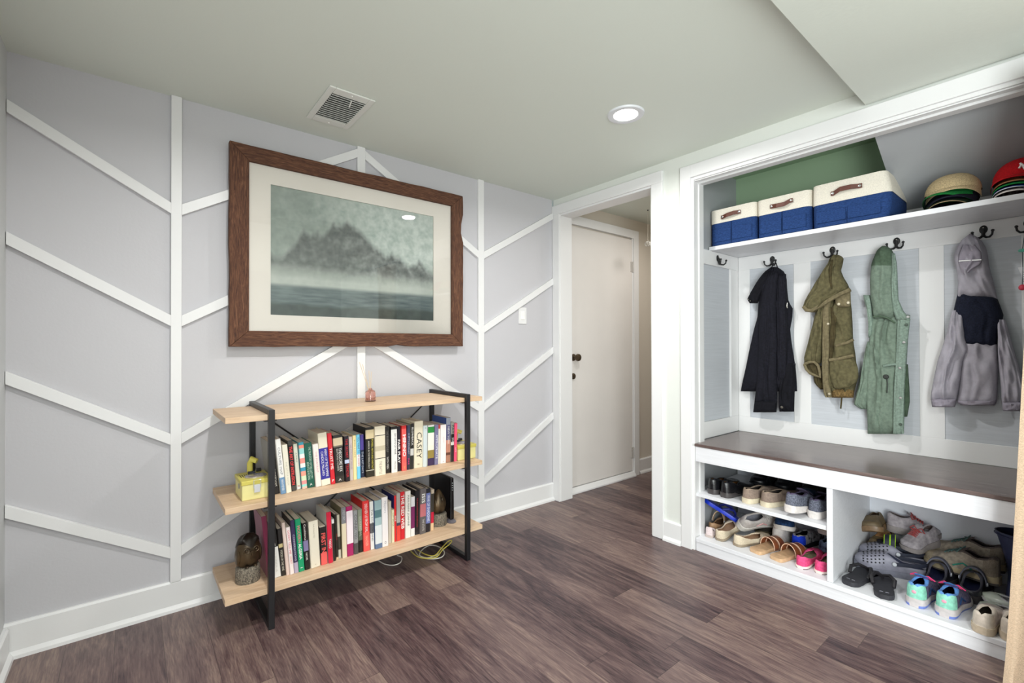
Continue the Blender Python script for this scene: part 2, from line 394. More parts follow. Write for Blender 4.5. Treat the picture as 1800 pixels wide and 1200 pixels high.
for s in (-1, 1): MB().ball((0, s*(c-.02), -.009), .004, sc=(1, 1, .5)).build('screw', flat((240, 240, 236), .3), v)
sw = root('light_switch', (-.295, 0, 1.308), 'white rocker light switch on the grey accent wall', 'light switch')
MB().box(-.037, .037, -.006, -.0005, 0, .118).build('plate', TRIM, sw, bevel=.003)
MB().prism([(-.006, .028), (-.010, .034), (-.0075, .059), (-.0085, .084), (-.006, .09)], 0, -.017, .017).build('rocker', flat((246, 245, 242), .3), sw)

# ------------------------------------------------------------------ framed print
pic = root('framed_print', (-1.478, -.018, 1.15), 'large framed print in a rustic barn wood frame with cream mat, above the bookcase', 'picture')
X0, X1, Z0, Z1 = -.625, .645, .0, .946; IX0, IX1, IZ0, IZ1 = -.545, .566, .075, .872
Y0, Y1 = -.040, -.003
def plank(poly, m, name='frame_board'):
    mb = MB(); n = len(poly); mb.prism(poly, 1, Y0, Y1); mb.build(name, m, pic, bevel=.003)
rnd = random.Random(3)
def edge(pa, pb, n, amp):
    out = []
    for i in range(n+1):
        t = i/n; j = rnd.uniform(-amp, amp) if 0 < i < n else 0
        out.append((pa[0]+(pb[0]-pa[0])*t+(j if abs(pb[1]-pa[1]) > abs(pb[0]-pa[0]) else 0), pa[1]+(pb[1]-pa[1])*t+(j if abs(pb[0]-pa[0]) >= abs(pb[1]-pa[1]) else 0)))
    return out
plank([*edge((X0, Z1), (X1, Z1), 14, .002), (IX1, IZ1), (IX0, IZ1)], RUSTIC_H)
bt = edge((X0, Z0), (X1, Z0), 20, .002); bt[13] = (bt[13][0], .010)
plank([*bt, (IX1, IZ0), (IX0, IZ0)], RUSTIC_H)
plank([*edge((X0, Z0), (X0, Z1), 12, .002), (IX0, IZ1), (IX0, IZ0)], RUSTIC_V)
rt = edge((X1, Z0), (X1, Z1), 16, .0025); rt[13] = (X1-.012, rt[13][1]); rt[12] = (X1-.014, rt[12][1])
plank([*rt, (IX1, IZ1), (IX1, IZ0)], RUSTIC_V)
PX0, PX1, PZ0, PZ1 = -.450, .445, .155, .787
mb = MB()
for q in ((IX0-.01, PX0, IZ0-.01, IZ1+.01), (PX1, IX1+.01, IZ0-.01, IZ1+.01), (PX0, PX1, IZ0-.01, PZ0), (PX0, PX1, PZ1, IZ1+.01)): mb.box(q[0], q[1], -.020, -.014, q[2], q[3])
mb.build('mat_board', mat('mat_board', (226, 220, 210), .8), pic)
def print_mat():
    m = bpy.data.materials.new('print_ink'); m.use_nodes = True; nt = m.node_tree; N = nt.nodes; L = nt.links; b = N['Principled BSDF']; b.inputs['Roughness'].default_value = .7
    tc = N.new('ShaderNodeTexCoord'); sp = N.new('ShaderNodeSeparateXYZ'); L.new(tc.outputs['Object'], sp.inputs[0])
    def M(op, a, bb=None):
        n = N.new('ShaderNodeMath'); n.operation = op; n.use_clamp = False
        for i, v in enumerate((a, bb)):
            if v is None: continue
            if hasattr(v, 'links'): L.new(v, n.inputs[i])
            else: n.inputs[i].default_value = v
        return n.outputs[0]
    def noise(sc, det=6, st=(1, 1, 1)):
        mp = N.new('ShaderNodeMapping'); mp.inputs['Scale'].default_value = st; L.new(tc.outputs['Object'], mp.inputs[0])
        n = N.new('ShaderNodeTexNoise'); n.inputs['Scale'].default_value = sc; n.inputs['Detail'].default_value = det; L.new(mp.outputs[0], n.inputs['Vector']); return n.outputs['Fac']
    def mix(f, c1, c2):
        n = N.new('ShaderNodeMix'); n.data_type = 'RGBA'; n.clamp_factor = True
        L.new(f, n.inputs['Factor'])
        for s, c in (('A', c1), ('B', c2)):
            if hasattr(c, 'links'): L.new(c, n.inputs[s])
            else: n.inputs[s].default_value = lin(c)
        return n.outputs['Result']
    x, z = sp.outputs['X'], sp.outputs['Z']; g = noise(30); g2 = noise(7)
    def smooth(v, a, bb): return M('MINIMUM', M('MAXIMUM', M('DIVIDE', M('SUBTRACT', v, a), bb-a), 0), 1)
    sky = mix(M('ADD', M('MULTIPLY', M('SUBTRACT', g, .5), 1.3), .5), (212, 218, 210), (138, 154, 146))
    left = smooth(x, .12, -.35)
    c = mix(M('MULTIPLY', left, M('ADD', g2, .15)), sky, (112, 124, 114))
    # dark far ridge in the middle distance
    ridge = M('ADD', .40, M('ADD', M('MULTIPLY', noise(4, 4, (1, 0, 0)), .55), M('MULTIPLY', M('ABSOLUTE', M('ADD', x, .08)), -.55)))
    rm = M('MULTIPLY', smooth(z, M('ADD', ridge, .02) if False else .80, .40), smooth(M('SUBTRACT', ridge, z), -.02, .02))
    c = mix(M('MINIMUM', M('MULTIPLY', smooth(M('SUBTRACT', ridge, z), -.01, .03), M('ADD', .35, M('MULTIPLY', g, .9))), 1), c, (84, 88, 86))
    mist = smooth(z, .42, .34)
    c = mix(mist, c, mix(g, (196, 202, 192), (168, 176, 168)))
    water = smooth(z, .315, .295)
    c = mix(water, c, mix(M('ADD', M('MULTIPLY', noise(9, 6, (1, 1, 6)), 1.6), -.3), (58, 72, 78), (128, 142, 138)))
    bank = smooth(M('ADD', z, M('MULTIPLY', g2, .05)), .245, .225)
    c = mix(bank, c, mix(g, (48, 56, 55), (90, 102, 96)))
    rs = smooth(x, .405, .41)
    c = mix(M('MULTIPLY', rs, .0), c, (90, 120, 120))
    L.new(c, b.inputs['Base Color'])
    return m
MB().box(PX0-.004, PX1+.004, -.013, -.010, PZ0-.004, PZ1+.004).build('print', print_mat(), pic)
def glass_mat():
    m = bpy.data.materials.new('picture_glass'); m.use_nodes = True; nt = m.node_tree; N = nt.nodes; L = nt.links
    N.remove(N['Principled BSDF']); t = N.new('ShaderNodeBsdfTransparent'); g = N.new('ShaderNodeBsdfGlossy'); g.inputs['Roughness'].default_value = .01
    fr = N.new('ShaderNodeFresnel'); fr.inputs['IOR'].default_value = 1.45; mx = N.new('ShaderNodeMixShader')
    L.new(fr.outputs[0], mx.inputs[0]); L.new(t.outputs[0], mx.inputs[1]); L.new(g.outputs[0], mx.inputs[2]); L.new(mx.outputs[0], N['Material Output'].inputs[0])
    return m
GLASS = glass_mat()
MB().box(IX0-.008, IX1+.008, -.026, -.0245, IZ0-.008, IZ1+.008).build('glass', GLASS, pic)

# ------------------------------------------------------------------ bookcase
SX0, SX1, SY0, SY1 = -2.165, -.935, -.405, -.045
bc = root('bookcase', (-1.52, -.23, 0), 'three-shelf bookcase with oak boards and black metal frame under the picture', 'bookcase')
bo = (-1.52, -.23, 0)
S1, S2, S3 = .160, .516, .871
for z in (S1, S2, S3): MB().box(SX0, SX1, SY0, SY1, z-.023, z).build('shelf', OAK, bc, bo, bevel=.001)
for x0 in (-2.016, -1.054):
    mb = MB()
    mb.box(x0, x0+.023, -.43, -.406, 0, .892).box(x0, x0+.023, -.044, -.02, 0, .892)
    mb.box(x0, x0+.023, -.406, -.044, .872, .892).box(x0, x0+.023, -.406, -.044, 0, .02)
    mb.build('end_frame', BLACK, bc, bo, bevel=.0015)
    for z in (S1, S2, S3): MB().box(x0-.012, x0+.035, -.406, -.38, z-.028, z-.023).build('bracket', BLACK, bc, bo)
for p, q in (((-1.995, -.034, .85), (-1.04, -.034, .05)), ((-1.04, -.026, .85), (-1.995, -.026, .05))):
    MB().tube([p, q], .004, 8).build('cross_brace', BLACK, bc, bo)

PAGE = mat('book_pages', (222, 212, 196), .9, noise=.08, nscale=8, stretch=(160, 1, 1))
def book(zs, px, label, bands, txts=(), depth=.155, hard=False, cover=None, name='book'):
    """px: bottom-left, bottom-right, top-left, top-right of the spine; bands: [(upto fraction from the top, rgb)]"""
    BLp, BRp, TLp, TRp = px
    A = aZ(zs, *BLp); y = min(max(A.y, -.40), -.30)
    BL, BR, TL, TR = aY(y, *BLp), aY(y, *BRp), aY(y, *TLp), aY(y, *TRp)
    h = ((TL.z+TR.z)/2-zs); lean = math.atan2(((TL.x+TR.x)-(BL.x+BR.x))/2, h); t = max(.011, (BR.x-BL.x)*math.cos(lean))
    return dict(x=BL.x, y=y, h=h/math.cos(lean)-.0, t=t, lean=lean, label=label, bands=bands, txts=txts, d=depth, hard=hard, cover=cover, name=name)
def build_row(books, zs, group, x_start=None):
    # books stand side by side: keep each lean no steeper than the one before it
    xs = None; prev = None
    for i, bk in enumerate(books):
        lean = bk['lean']
        if prev is not None: lean = max(lean, prev)
        nxt = [q['lean'] for q in books[i+1:i+4]]
        lean = min(lean, .06); prev = lean; bk['lean'] = lean
    x = books[0]['x']
    for bk in books:
        x = max(x, bk['x'] - .004) if bk is not books[0] else x
        bk['x'] = x; x += bk['t']/math.cos(bk['lean'])+.0012 + (abs(math.sin(bk['lean']))*.0)
        make_book(bk, zs, group)
def make_book(bk, zs, group):
    t, h, d = bk['t'], bk['h'], bk['d']; ln = bk['lean']
    x = bk['x'] + (bk['t']/math.cos(ln) if ln > 0 else 0)
    r_ = root(bk['name'], (x, bk['y'], zs+.0004), bk['label'], 'book', group)
    r_.rotation_euler = (0, ln, 0)
    ox = -t if ln > 0 else 0
    ct = .0022 if bk['hard'] else .0012
    cols = []; mb = MB()
    def mi(c):
        mm = flat(c, .38)
        if mm not in cols: cols.append(mm)
        return cols.index(mm)
    top = 0
    rs = .0025
    for f, c in bk['bands']:
        z1, z0 = h*(1-top), h*(1-f); k = mi(c)
        mb.prism([(ox, ct+.002), (ox, rs), (ox+rs, 0), (ox+t-rs, 0), (ox+t, rs), (ox+t, ct+.002)], 2, z0, z1, k); top = f
    cc = mi(bk['cover'] or bk['bands'][0][1])
    mb.box(ox, ox+ct, ct+.002, d, 0, h, cc).box(ox+t-ct, ox+t, ct+.002, d, 0, h, cc)
    mb.build('cover', cols, r_)
    ins = .004 if bk['hard'] else .0008
    MB().box(ox+ct, ox+t-ct, ct+.0025, d-ins, ins, h-ins).build('pages', PAGE, r_)
    for tx in bk['txts']:
        s, fc, ln_, hf, c = tx[:5]; xf = tx[5] if len(tx) > 5 else .5; bold = tx[6] if len(tx) > 6 else .0
        if len(tx) > 7:      # upright, reads across the spine
            mtx = Matrix(((1, 0, 0, ox+t*xf), (0, 0, -1, -.0006), (0, 1, 0, h*(1-fc)), (0, 0, 0, 1)))
            text('spine_lettering', s, flat(c, .5), r_, mtx, t*ln_, h*hf, bold)
        else:
            mtx = Matrix(((0, 1, 0, ox+t*xf), (0, 0, -1, -.0006), (-1, 0, 0, h*(1-fc)), (0, 0, 0, 1)))
            text('spine_lettering', s, flat(c, .5), r_, mtx, h*ln_, t*hf, bold)
def P2(x, y): return (440+x*.15, 710+y*.15)
def P3(x, y): return (630+x*.13333, 700+y*.13333)
def P4(x, y): return (440+x*.15839, 850+y*.15839)
def P5(x, y): return (630+x*.15829, 820+y*.15829)
def Q(P, *c): return [P(c[i], c[i+1]) for i in range(0, 8, 2)]
CR, WH, BK, RED, NV = (228, 220, 200), (236, 234, 230), (26, 24, 24), (200, 34, 44), (40, 44, 72)
up = [
 book(S2, Q(P2, 285,1060, 345,1045, 205,450, 270,440), 'black spined book leaning behind the front post beside the yellow tin', [(1, BK)], [('STATES OF FREEDOM', .55, .6, .4, (220, 215, 205))], cover=(150, 146, 136)),
 book(S2, Q(P2, 358,1060, 420,1050, 285,430, 355,400), 'white paperback with a blue block low on its spine', [(.70, WH), (1, (110, 148, 186))], [('CULTURE MAP', .40, .5, .42, (130, 132, 140)), ('ERIN MEYER', .84, .2, .36, WH)], hard=True),
 book(S2, Q(P2, 432,1045, 494,1030, 378,490, 440,470), 'plain cream book with faint lettering beside the red-lettered black book', [(1, (232, 226, 208))], [('THE LITTLE BOOK', .6, .5, .3, (190, 186, 170))]),
 book(S2, Q(P2, 497,1022, 556,1012, 445,435, 505,420), 'black book with large red capitals down its spine', [(.09, (60, 58, 56)), (.9, BK), (1, (70, 66, 62))], [('THE ART OF INTRUSION', .50, .76, .62, (226, 62, 62), .5, .02)]),
 book(S2, Q(P2, 558,1000, 608,990, 512,480, 552,460), 'thin cream book with a red round mark near its foot', [(.93, (226, 226, 206)), (1, WH)], [('A WALK', .3, .3, .3, (120, 130, 110)), ('86', .93, .5, .04, (190, 60, 60), .5, 0, 1)]),
 book(S2, Q(P2, 612,1000, 672,985, 568,455, 625,445), 'book with pastel blue, coral and cream checks on its spine', [(.06, (60, 150, 170)), (.13, (238, 140, 120)), (.25, (150, 210, 205)), (.34, WH), (.45, (238, 150, 140)), (.54, WH), (.62, (60, 150, 178)), (.72, (240, 160, 140)), (.82, (210, 226, 190)), (.9, (240, 150, 150)), (.95, (150, 220, 210)), (1, (238, 190, 170))]),
 book(S2, Q(P2, 675,985, 765,972, 635,465, 712,455), 'dark green book with white lettering in two lines', [(1, (20, 88, 72))], [('THE TRUE STORY OF THE LOST CITY', .45, .72, .3, (190, 214, 196), .66), ('AND ITS BUILDERS', .62, .4, .26, (190, 214, 196), .3), ('A', .93, .3, .05, WH, .5, 0, 1)], hard=True),
 book(S2, Q(P2, 770,975, 835,962, 722,480, 785,470), 'cream paperback with pinkish lettering beside the green book', [(1, (236, 228, 222))], [('THE PORTRAIT', .42, .5, .34, (214, 160, 170))]),
 book(S2, Q(P2, 840,962, 945,945, 795,350, 880,335), 'thick book with a bright blue panel between cream ends of its spine', [(.29, (226, 218, 196)), (.88, (52, 50, 150)), (1, (230, 224, 206))], [('HERO OF THE EMPIRE', .58, .52, .26, WH, .7), ('CANDICE MILLARD', .58, .46, .26, WH, .3)], hard=True),
 book(S2, Q(P2, 945,945, 995,938, 888,350, 945,340), 'bright red book with white lettering between the blue and the thick black book', [(1, (208, 36, 50))], [('TRUST ME', .5, .42, .6, WH), ('P', .93, .4, .05, WH, .5, 0, 1)]),
 book(S2, Q(P2, 1000,930, 1112,915, 965,370, 1085,360), 'thick black book with a tan portrait panel high on its spine', [(.06, (40, 38, 36)), (.22, (206, 190, 158)), (.25, (120, 112, 96)), (.87, (34, 32, 30)), (1, (48, 44, 40))], [('THEODORE REX', .53, .5, .3, WH, .66), ('EDMUND MORRIS', .52, .46, .16, (200, 196, 186), .36), ('A', .94, .3, .05, WH, .5, 0, 1)], hard=True, depth=.165),
 book(S2, Q(P2, 1118,912, 1172,905, 1090,380, 1160,375), 'black paperback with red lettering and a white star', [(.52, (30, 24, 34)), (.6, (190, 200, 226)), (1, (26, 22, 30))], [('THE SECRET', .27, .42, .5, RED), ('TENDER', .76, .3, .5, RED)]),
 book(S2, Q(P2, 1180,897, 1220,890, 1165,390, 1205,375), 'greyish pink slim book beside the pale yellow one', [(1, (200, 184, 178))], [('THE STRANGE HOUSE', .45, .6, .4, (140, 120, 140))]),
 book(S2, Q(P2, 1222,887, 1262,880, 1210,370, 1250,365), 'pale yellow slim book beside the sky blue one', [(1, (234, 216, 160))], [('BORN A CRIME', .3, .4, .4, (160, 140, 90))]),
 book(S2, Q(P2, 1265,878, 1305,870, 1250,360, 1290,355), 'sky blue slim book with red and black lettering', [(.45, (120, 200, 232)), (.72, (226, 236, 240)), (1, (120, 200, 236))], [('YOU WANT TO', .24, .36, .5, (40, 60, 100)), ('SAY GOODBYE', .58, .26, .5, RED)]),
 book(S2, Q(P2, 1308,860, 1350,852, 1292,360, 1335,355), 'navy and violet slim book beside the thick olive-lettered black book', [(.36, (86, 70, 150)), (1, (36, 44, 70))], [('THE LAST DAYS', .65, .5, .5, (190, 196, 210))]),
 book(S2, Q(P3, 105,1045, 215,1030, 95,390, 208,375), 'thick black book with yellow lettering and a cream picture at the top', [(.05, BK), (.23, (214, 196, 156)), (.86, (32, 30, 22)), (.875, (200, 196, 180)), (1, (40, 38, 28))], [('POWER, FAITH AND FANTASY', .55, .6, .26, (204, 190, 70), .74), ('AMERICA IN THE MIDDLE EAST', .55, .56, .16, (220, 214, 200), .34)], hard=True, depth=.17, cover=(30, 28, 26)),
 book(S2, Q(P3, 222,1030, 358,1012, 210,375, 350,360), 'thick cream book with a faint painted landscape on its spine', [(.18, (226, 216, 194)), (.195, (60, 54, 50)), (.40, (222, 212, 188)), (.50, (196, 184, 158)), (.645, (226, 216, 194)), (.66, (60, 54, 50)), (1, (232, 224, 204))], [('THE BATTLE', .84, .26, .3, (150, 140, 130))], hard=True),
 book(S2, Q(P3, 362,990, 432,980, 352,375, 425,365), 'charcoal book with grey capitals beside the cream landscape book', [(1, (36, 33, 32))], [('THE RUSSIAN GULF', .32, .46, .36, (130, 126, 120)), ('WITH MEN', .78, .26, .36, (220, 216, 210))], hard=True),
 book(S2, Q(P3, 442,985, 520,965, 428,375, 515,370), 'white book with a black top edge and black capitals', [(.06, BK), (1, (232, 230, 226))], [('SIX DAYS OF WAR', .38, .46, .3, (60, 56, 56), .66), ('MICHAEL', .85, .18, .26, (140, 136, 130), .6)]),
 book(S2, Q(P3, 525,962, 572,958, 516,375, 566,365), 'narrow black book with large white capitals', [(1, (30, 28, 40))], [('FAIR PLAY', .56, .56, .66, WH, .5, .02)]),
 book(S2, Q(P3, 578,960, 640,950, 568,362, 640,358), 'red and white book with a stacked white lettering panel', [(.07, (208, 44, 44)), (.82, (236, 96, 92)), (1, (238, 104, 96))], [('HINNO', .44, .66, .66, WH, .5, .03), ('Y', .93, .3, .06, (226, 190, 90), .5, 0, 1)]),
 book(S2, Q(P3, 648,942, 690,940, 650,355, 700,350), 'slate blue slim book with pale lettering', [(.76, (62, 66, 90)), (1, (50, 46, 66))], [("A SPY'S JOURNEY", .42, .56, .5, (200, 204, 220)), ('PAR', .82, .14, .5, (220, 60, 130))]),
 book(S2, Q(P3, 694,935, 738,925, 703,335, 735,330), 'black slim book with white letters beside the thick cream one', [(.55, (34, 32, 32)), (.7, (200, 198, 194)), (1, (40, 40, 38))], [('BLOWBACK', .28, .4, .5, WH)], depth=.175, cover=(150, 146, 120)),
 book(S2, Q(P3, 745,925, 858,905, 738,305, 860,298), 'tallest thick cream book with big thin black capitals', [(1, (228, 218, 194))], [('CASEY', .52, .56, .58, (40, 38, 36), .55), ('N&C', .92, .3, .06, (120, 110, 96), .5, 0, 1)], hard=True),
 book(S2, Q(P3, 863,905, 915,895, 862,360, 912,355), 'pale blue-grey slim book beside the tall cream one', [(1, (204, 214, 216))], [('A', .06, .3, .03, (90, 100, 110), .5, 0, 1)]),
 book(S2, Q(P3, 925,890, 1008,880, 918,360, 1005,345), 'white book with a green square at the top and purple foot', [(.04, WH), (.19, (44, 140, 66)), (.5, (236, 232, 220)), (.62, (238, 232, 214)), (.82, (150, 130, 66)), (1, (58, 44, 82))]),
 book(S2, Q(P3, 1010,878, 1055,870, 1008,350, 1055,345), 'grey-violet slim book with white lettering', [(1, (120, 116, 150))], [('APPROPRIATE', .55, .6, .6, (226, 226, 236))]),
 book(S2, Q(P3, 1058,865, 1085,858, 1058,350, 1085,345), 'thin cream book with a red tip', [(.1, (196, 70, 60)), (1, (226, 220, 208))]),
 book(S2, Q(P3, 1088,862, 1160,850, 1087,350, 1165,345), 'plain white book in front of the tall blue cover', [(1, (238, 232, 230))], [('QUIET', .4, .3, .2, (220, 190, 190)), ('A', .95, .2, .03, (70, 70, 70), .5, 0, 1)]),
 book(S2, Q(P3, 1166,845, 1222,835, 1168,260, 1225,250), 'tall book with a blue cover standing above its neighbours near the end of the row', [(.16, (150, 156, 170)), (.5, (96, 96, 130)), (.58, (214, 150, 130)), (.78, (200, 140, 118)), (.84, (110, 70, 56)), (1, (180, 130, 108))], [('NEW YORK', .4, .4, .4, WH)], cover=(58, 84, 148)),
 book(S2, Q(P3, 1225,838, 1262,830, 1222,320, 1272,312), 'slim book mottled black and white beside the pink one', [(.3, (150, 148, 140)), (.5, (40, 38, 36)), (.58, (226, 224, 216)), (1, (52, 46, 44))], [('PARIS', .22, .3, .8, (20, 20, 20)), ('SWEET', .48, .18, .6, WH)]),
 book(S2, Q(P3, 1270,830, 1305,825, 1275,330, 1318,325), 'bright pink thin book closing the row', [(1, (240, 84, 118))], [('LIFE', .7, .2, .4, (250, 200, 210))]),
]
build_row(up, S2, 'books on the middle shelf')
lo = [
 book(S1, Q(P4, 205,1075, 262,1062, 120,380, 180,350), 'book with a crimson painted cover leaning behind the front post', [(1, (120, 40, 70))], cover=(150, 90, 110), depth=.17),
 book(S1, Q(P4, 268,1050, 350,1025, 205,430, 280,420), 'book with a black upper and white lower spine behind the post', [(.46, (24, 22, 22)), (1, (222, 220, 216))], [('FIRST', .38, .12, .3, WH), ('UNDER A', .74, .36, .3, (200, 198, 190))]),
 book(S1, Q(P4, 355,1025, 402,1022, 298,500, 360,500), 'slim black book with a tan square on its spine', [(.32, (30, 26, 26)), (.4, (196, 180, 130)), (1, (36, 32, 30))], [('VOICES OF THE TIME', .67, .44, .5, (214, 208, 190))]),
 book(S1, Q(P4, 405,1020, 442,1012, 350,440, 385,430), 'thin pinkish cream book beside the black one with a tan square', [(1, (222, 200, 190))]),
 book(S1, Q(P4, 447,1010, 492,995, 397,490, 440,480), 'slim white book with pink lettering', [(1, (236, 224, 222))], [("DON'T TELL ME", .32, .5, .5, (214, 60, 90)), ('WAIT', .7, .3, .4, (226, 120, 110))]),
 book(S1, Q(P4, 498,995, 545,985, 445,410, 497,405), 'dark violet book with a lilac foot', [(.8, (52, 42, 78)), (1, (176, 164, 186))], [('CONVERSATIONS', .52, .5, .4, (200, 196, 214))], cover=(30, 26, 30), hard=True),
 book(S1, Q(P4, 550,980, 612,968, 497,400, 568,385), 'emerald green book with pink and white capitals', [(1, (20, 152, 104))], [('MODERN', .29, .32, .5, (236, 100, 124)), ('ALGERIA', .62, .3, .5, WH, .5, .02), ('I', .93, .4, .01, WH, .5, 0, 1)]),
 book(S1, Q(P4, 620,958, 675,940, 575,440, 645,430), 'black paperback with a small blue picture on its spine', [(.38, (26, 20, 20)), (.6, (130, 120, 160)), (1, (24, 20, 20))], [('Casablanca', .2, .34, .4, (230, 220, 214)), ('NOIR', .72, .16, .36, (226, 220, 214))]),
 book(S1, Q(P4, 685,940, 790,905, 645,430, 770,395), 'thick plain ivory paperback with a creased spine', [(1, (226, 218, 200))], [('THE COLLECTED', .22, .3, .14, (160, 150, 130)), ('W', .94, .14, .04, (170, 160, 140), .5, 0, 1)]),
 book(S1, Q(P4, 800,905, 870,890, 780,490, 850,470), 'short book with a black top and red foot and red capitals', [(.68, (28, 24, 24)), (1, (232, 96, 92))], [('FIRST IN', .42, .52, .66, (232, 90, 84), .5, .02)]),
 book(S1, Q(P4, 880,885, 932,872, 850,320, 905,310), 'crimson book with a white printed cover facing along the shelf', [(1, (206, 30, 62))], [('TABOO', .62, .18, .5, WH)], hard=True, cover=(214, 212, 206)),
 book(S1, Q(P4, 935,858, 962,850, 905,400, 935,390), 'thin black book right of the crimson one', [(.1, WH), (1, (34, 32, 28))]),
 book(S1, Q(P4, 966,840, 992,830, 930,345, 957,340), 'thin black and tan book with dim red lettering', [(.95, (40, 32, 28)), (1, (220, 190, 150))], [('SEALS', .5, .5, .5, (150, 60, 50))]),
 book(S1, Q(P4, 992,828, 1022,822, 957,350, 990,345), 'thin cream book blotched with black', [(.5, (206, 198, 178)), (.8, (70, 64, 56)), (1, (210, 204, 186))]),
 book(S1, Q(P4, 1030,830, 1082,815, 1018,270, 1060,255), 'cream book with a grey upper spine beside the magenta one', [(.32, (128, 128, 132)), (1, (222, 208, 180))], [('HISTORY', .16, .2, .5, (190, 190, 192))], cover=(120, 112, 84)),
 book(S1, Q(P4, 1088,808, 1158,792, 1062,265, 1135,240), 'magenta book with a long white label', [(.08, (172, 36, 100)), (1, (168, 34, 98))], [('I', .42, .66, .99, (240, 226, 232))], hard=True),
 book(S1, Q(P4, 1165,785, 1212,770, 1140,300, 1198,290), 'grey book with dark capitals right of the magenta one', [(.75, (150, 150, 152)), (1, (80, 76, 76))], [('CONNECTED', .38, .56, .6, (60, 58, 60))]),
 book(S1, Q(P4, 1215,765, 1262,752, 1200,290, 1248,275), 'grey-green landscape book with a black foot', [(.5, (140, 146, 128)), (.72, (88, 96, 80)), (1, (28, 26, 24))], [('DUSTBOWL', .4, .5, .4, (190, 196, 176))]),
 book(S1, Q(P5, 70,945, 142,928, 50,385, 125,375), 'tall bright red book with white capitals and a wide red cover', [(.62, (226, 54, 54)), (1, (236, 90, 84))], [('DELIVER US FROM EVIL', .34, .56, .4, WH), ('NASSER', .8, .2, .4, (250, 180, 160))], hard=True, cover=(206, 28, 30)),
 book(S1, Q(P5, 148,922, 190,910, 130,390, 178,382), 'white slim book with black lettering right of the tall red one', [(.45, WH), (.66, (100, 100, 104)), (1, (228, 228, 226))], [('THE ROAD OF SAND', .5, .8, .4, (50, 50, 50))], cover=(40, 36, 34)),
 book(S1, Q(P5, 195,918, 270,900, 178,375, 262,372), 'white book patterned with blue-green leaves', [(.2, (150, 176, 180)), (.36, (84, 118, 122)), (.52, (160, 184, 186)), (.9, (220, 226, 228)), (1, (96, 118, 150))], cover=(70, 100, 146)),
 book(S1, Q(P5, 275,893, 342,870, 262,350, 335,325), 'plain white book right of the leaf-patterned one', [(1, (234, 228, 228))], [('Moyers', .2, .24, .44, (170, 170, 180)), ('O', .92, .3, .05, (60, 60, 60), .5, 0, 1)], hard=True),
 book(S1, Q(P5, 345,852, 378,840, 340,390, 375,380), 'thin greyish book beside the plain white one', [(1, (196, 186, 170))]),
 book(S1, Q(P5, 380,845, 408,835, 372,480, 400,475), 'short thin pale yellow book before the red one', [(1, (228, 220, 186))], [('LOW BRIDGE', .3, .4, .5, (120, 120, 90))]),
 book(S1, Q(P5, 411,832, 432,826, 398,325, 420,320), 'thin red book beside the picture-spined one', [(1, (216, 40, 44))], [('RICE', .5, .2, .6, WH)], cover=(40, 44, 110)),
 book(S1, Q(P5, 434,828, 475,815, 420,300, 470,290), 'grey and red book with a photograph on its spine', [(.62, (168, 160, 156)), (.68, (70, 66, 84)), (1, (226, 70, 60))]),
 book(S1, Q(P5, 479,810, 525,790, 472,285, 525,272), 'red book with very large white capitals', [(1, (206, 36, 44))], [('THE RED WEB', .42, .72, .72, WH, .5, .015)]),
 book(S1, Q(P5, 532,795, 590,780, 528,275, 592,265), 'white book with black capitals right of the large-lettered red one', [(1, (232, 230, 222))], [('MAN MARK JONMAR', .42, .66, .42, (56, 56, 56))], hard=True),
 book(S1, Q(P5, 593,775, 635,760, 595,335, 638,330), 'white slim book with a plum band', [(.25, (226, 224, 226)), (.8, (120, 40, 90)), (1, (232, 230, 228))]),
 book(S1, Q(P5, 640,757, 680,745, 640,265, 685,260), 'black book with thin red capitals', [(.94, (28, 27, 30)), (1, (40, 40, 44))], [('THE BULLETPROOF SISTERHOOD', .5, .66, .3, (190, 50, 50))], hard=True),
 book(S1, Q(P5, 685,755, 750,735, 690,245, 755,240), 'grey book with white capitals at the top and a pink block', [(.34, (104, 98, 98)), (.62, (190, 110, 116)), (1, (96, 90, 90))], [('ISIS', .22, .2, .56, WH, .5, .02), ('THE STATE', .8, .26, .3, (210, 206, 200))], hard=True, depth=.165),
 book(S1, Q(P5, 758,730, 805,718, 762,245, 812,240), 'black book with a splashed blue and white spine', [(.1, (36, 36, 46)), (.8, (110, 120, 176)), (1, (30, 28, 36))], [('WAR OF SHADOWS', .45, .6, .6, (232, 232, 240))], hard=True, depth=.165),
 book(S1, Q(P5, 812,710, 845,695, 820,255, 852,250), 'thin book with black, red and cream spine ending the row', [(.1, (196, 180, 160)), (.55, (60, 56, 50)), (.82, (196, 30, 60)), (1, (226, 190, 150))]),
]
build_row(lo, S1, 'books on the lowest shelf')

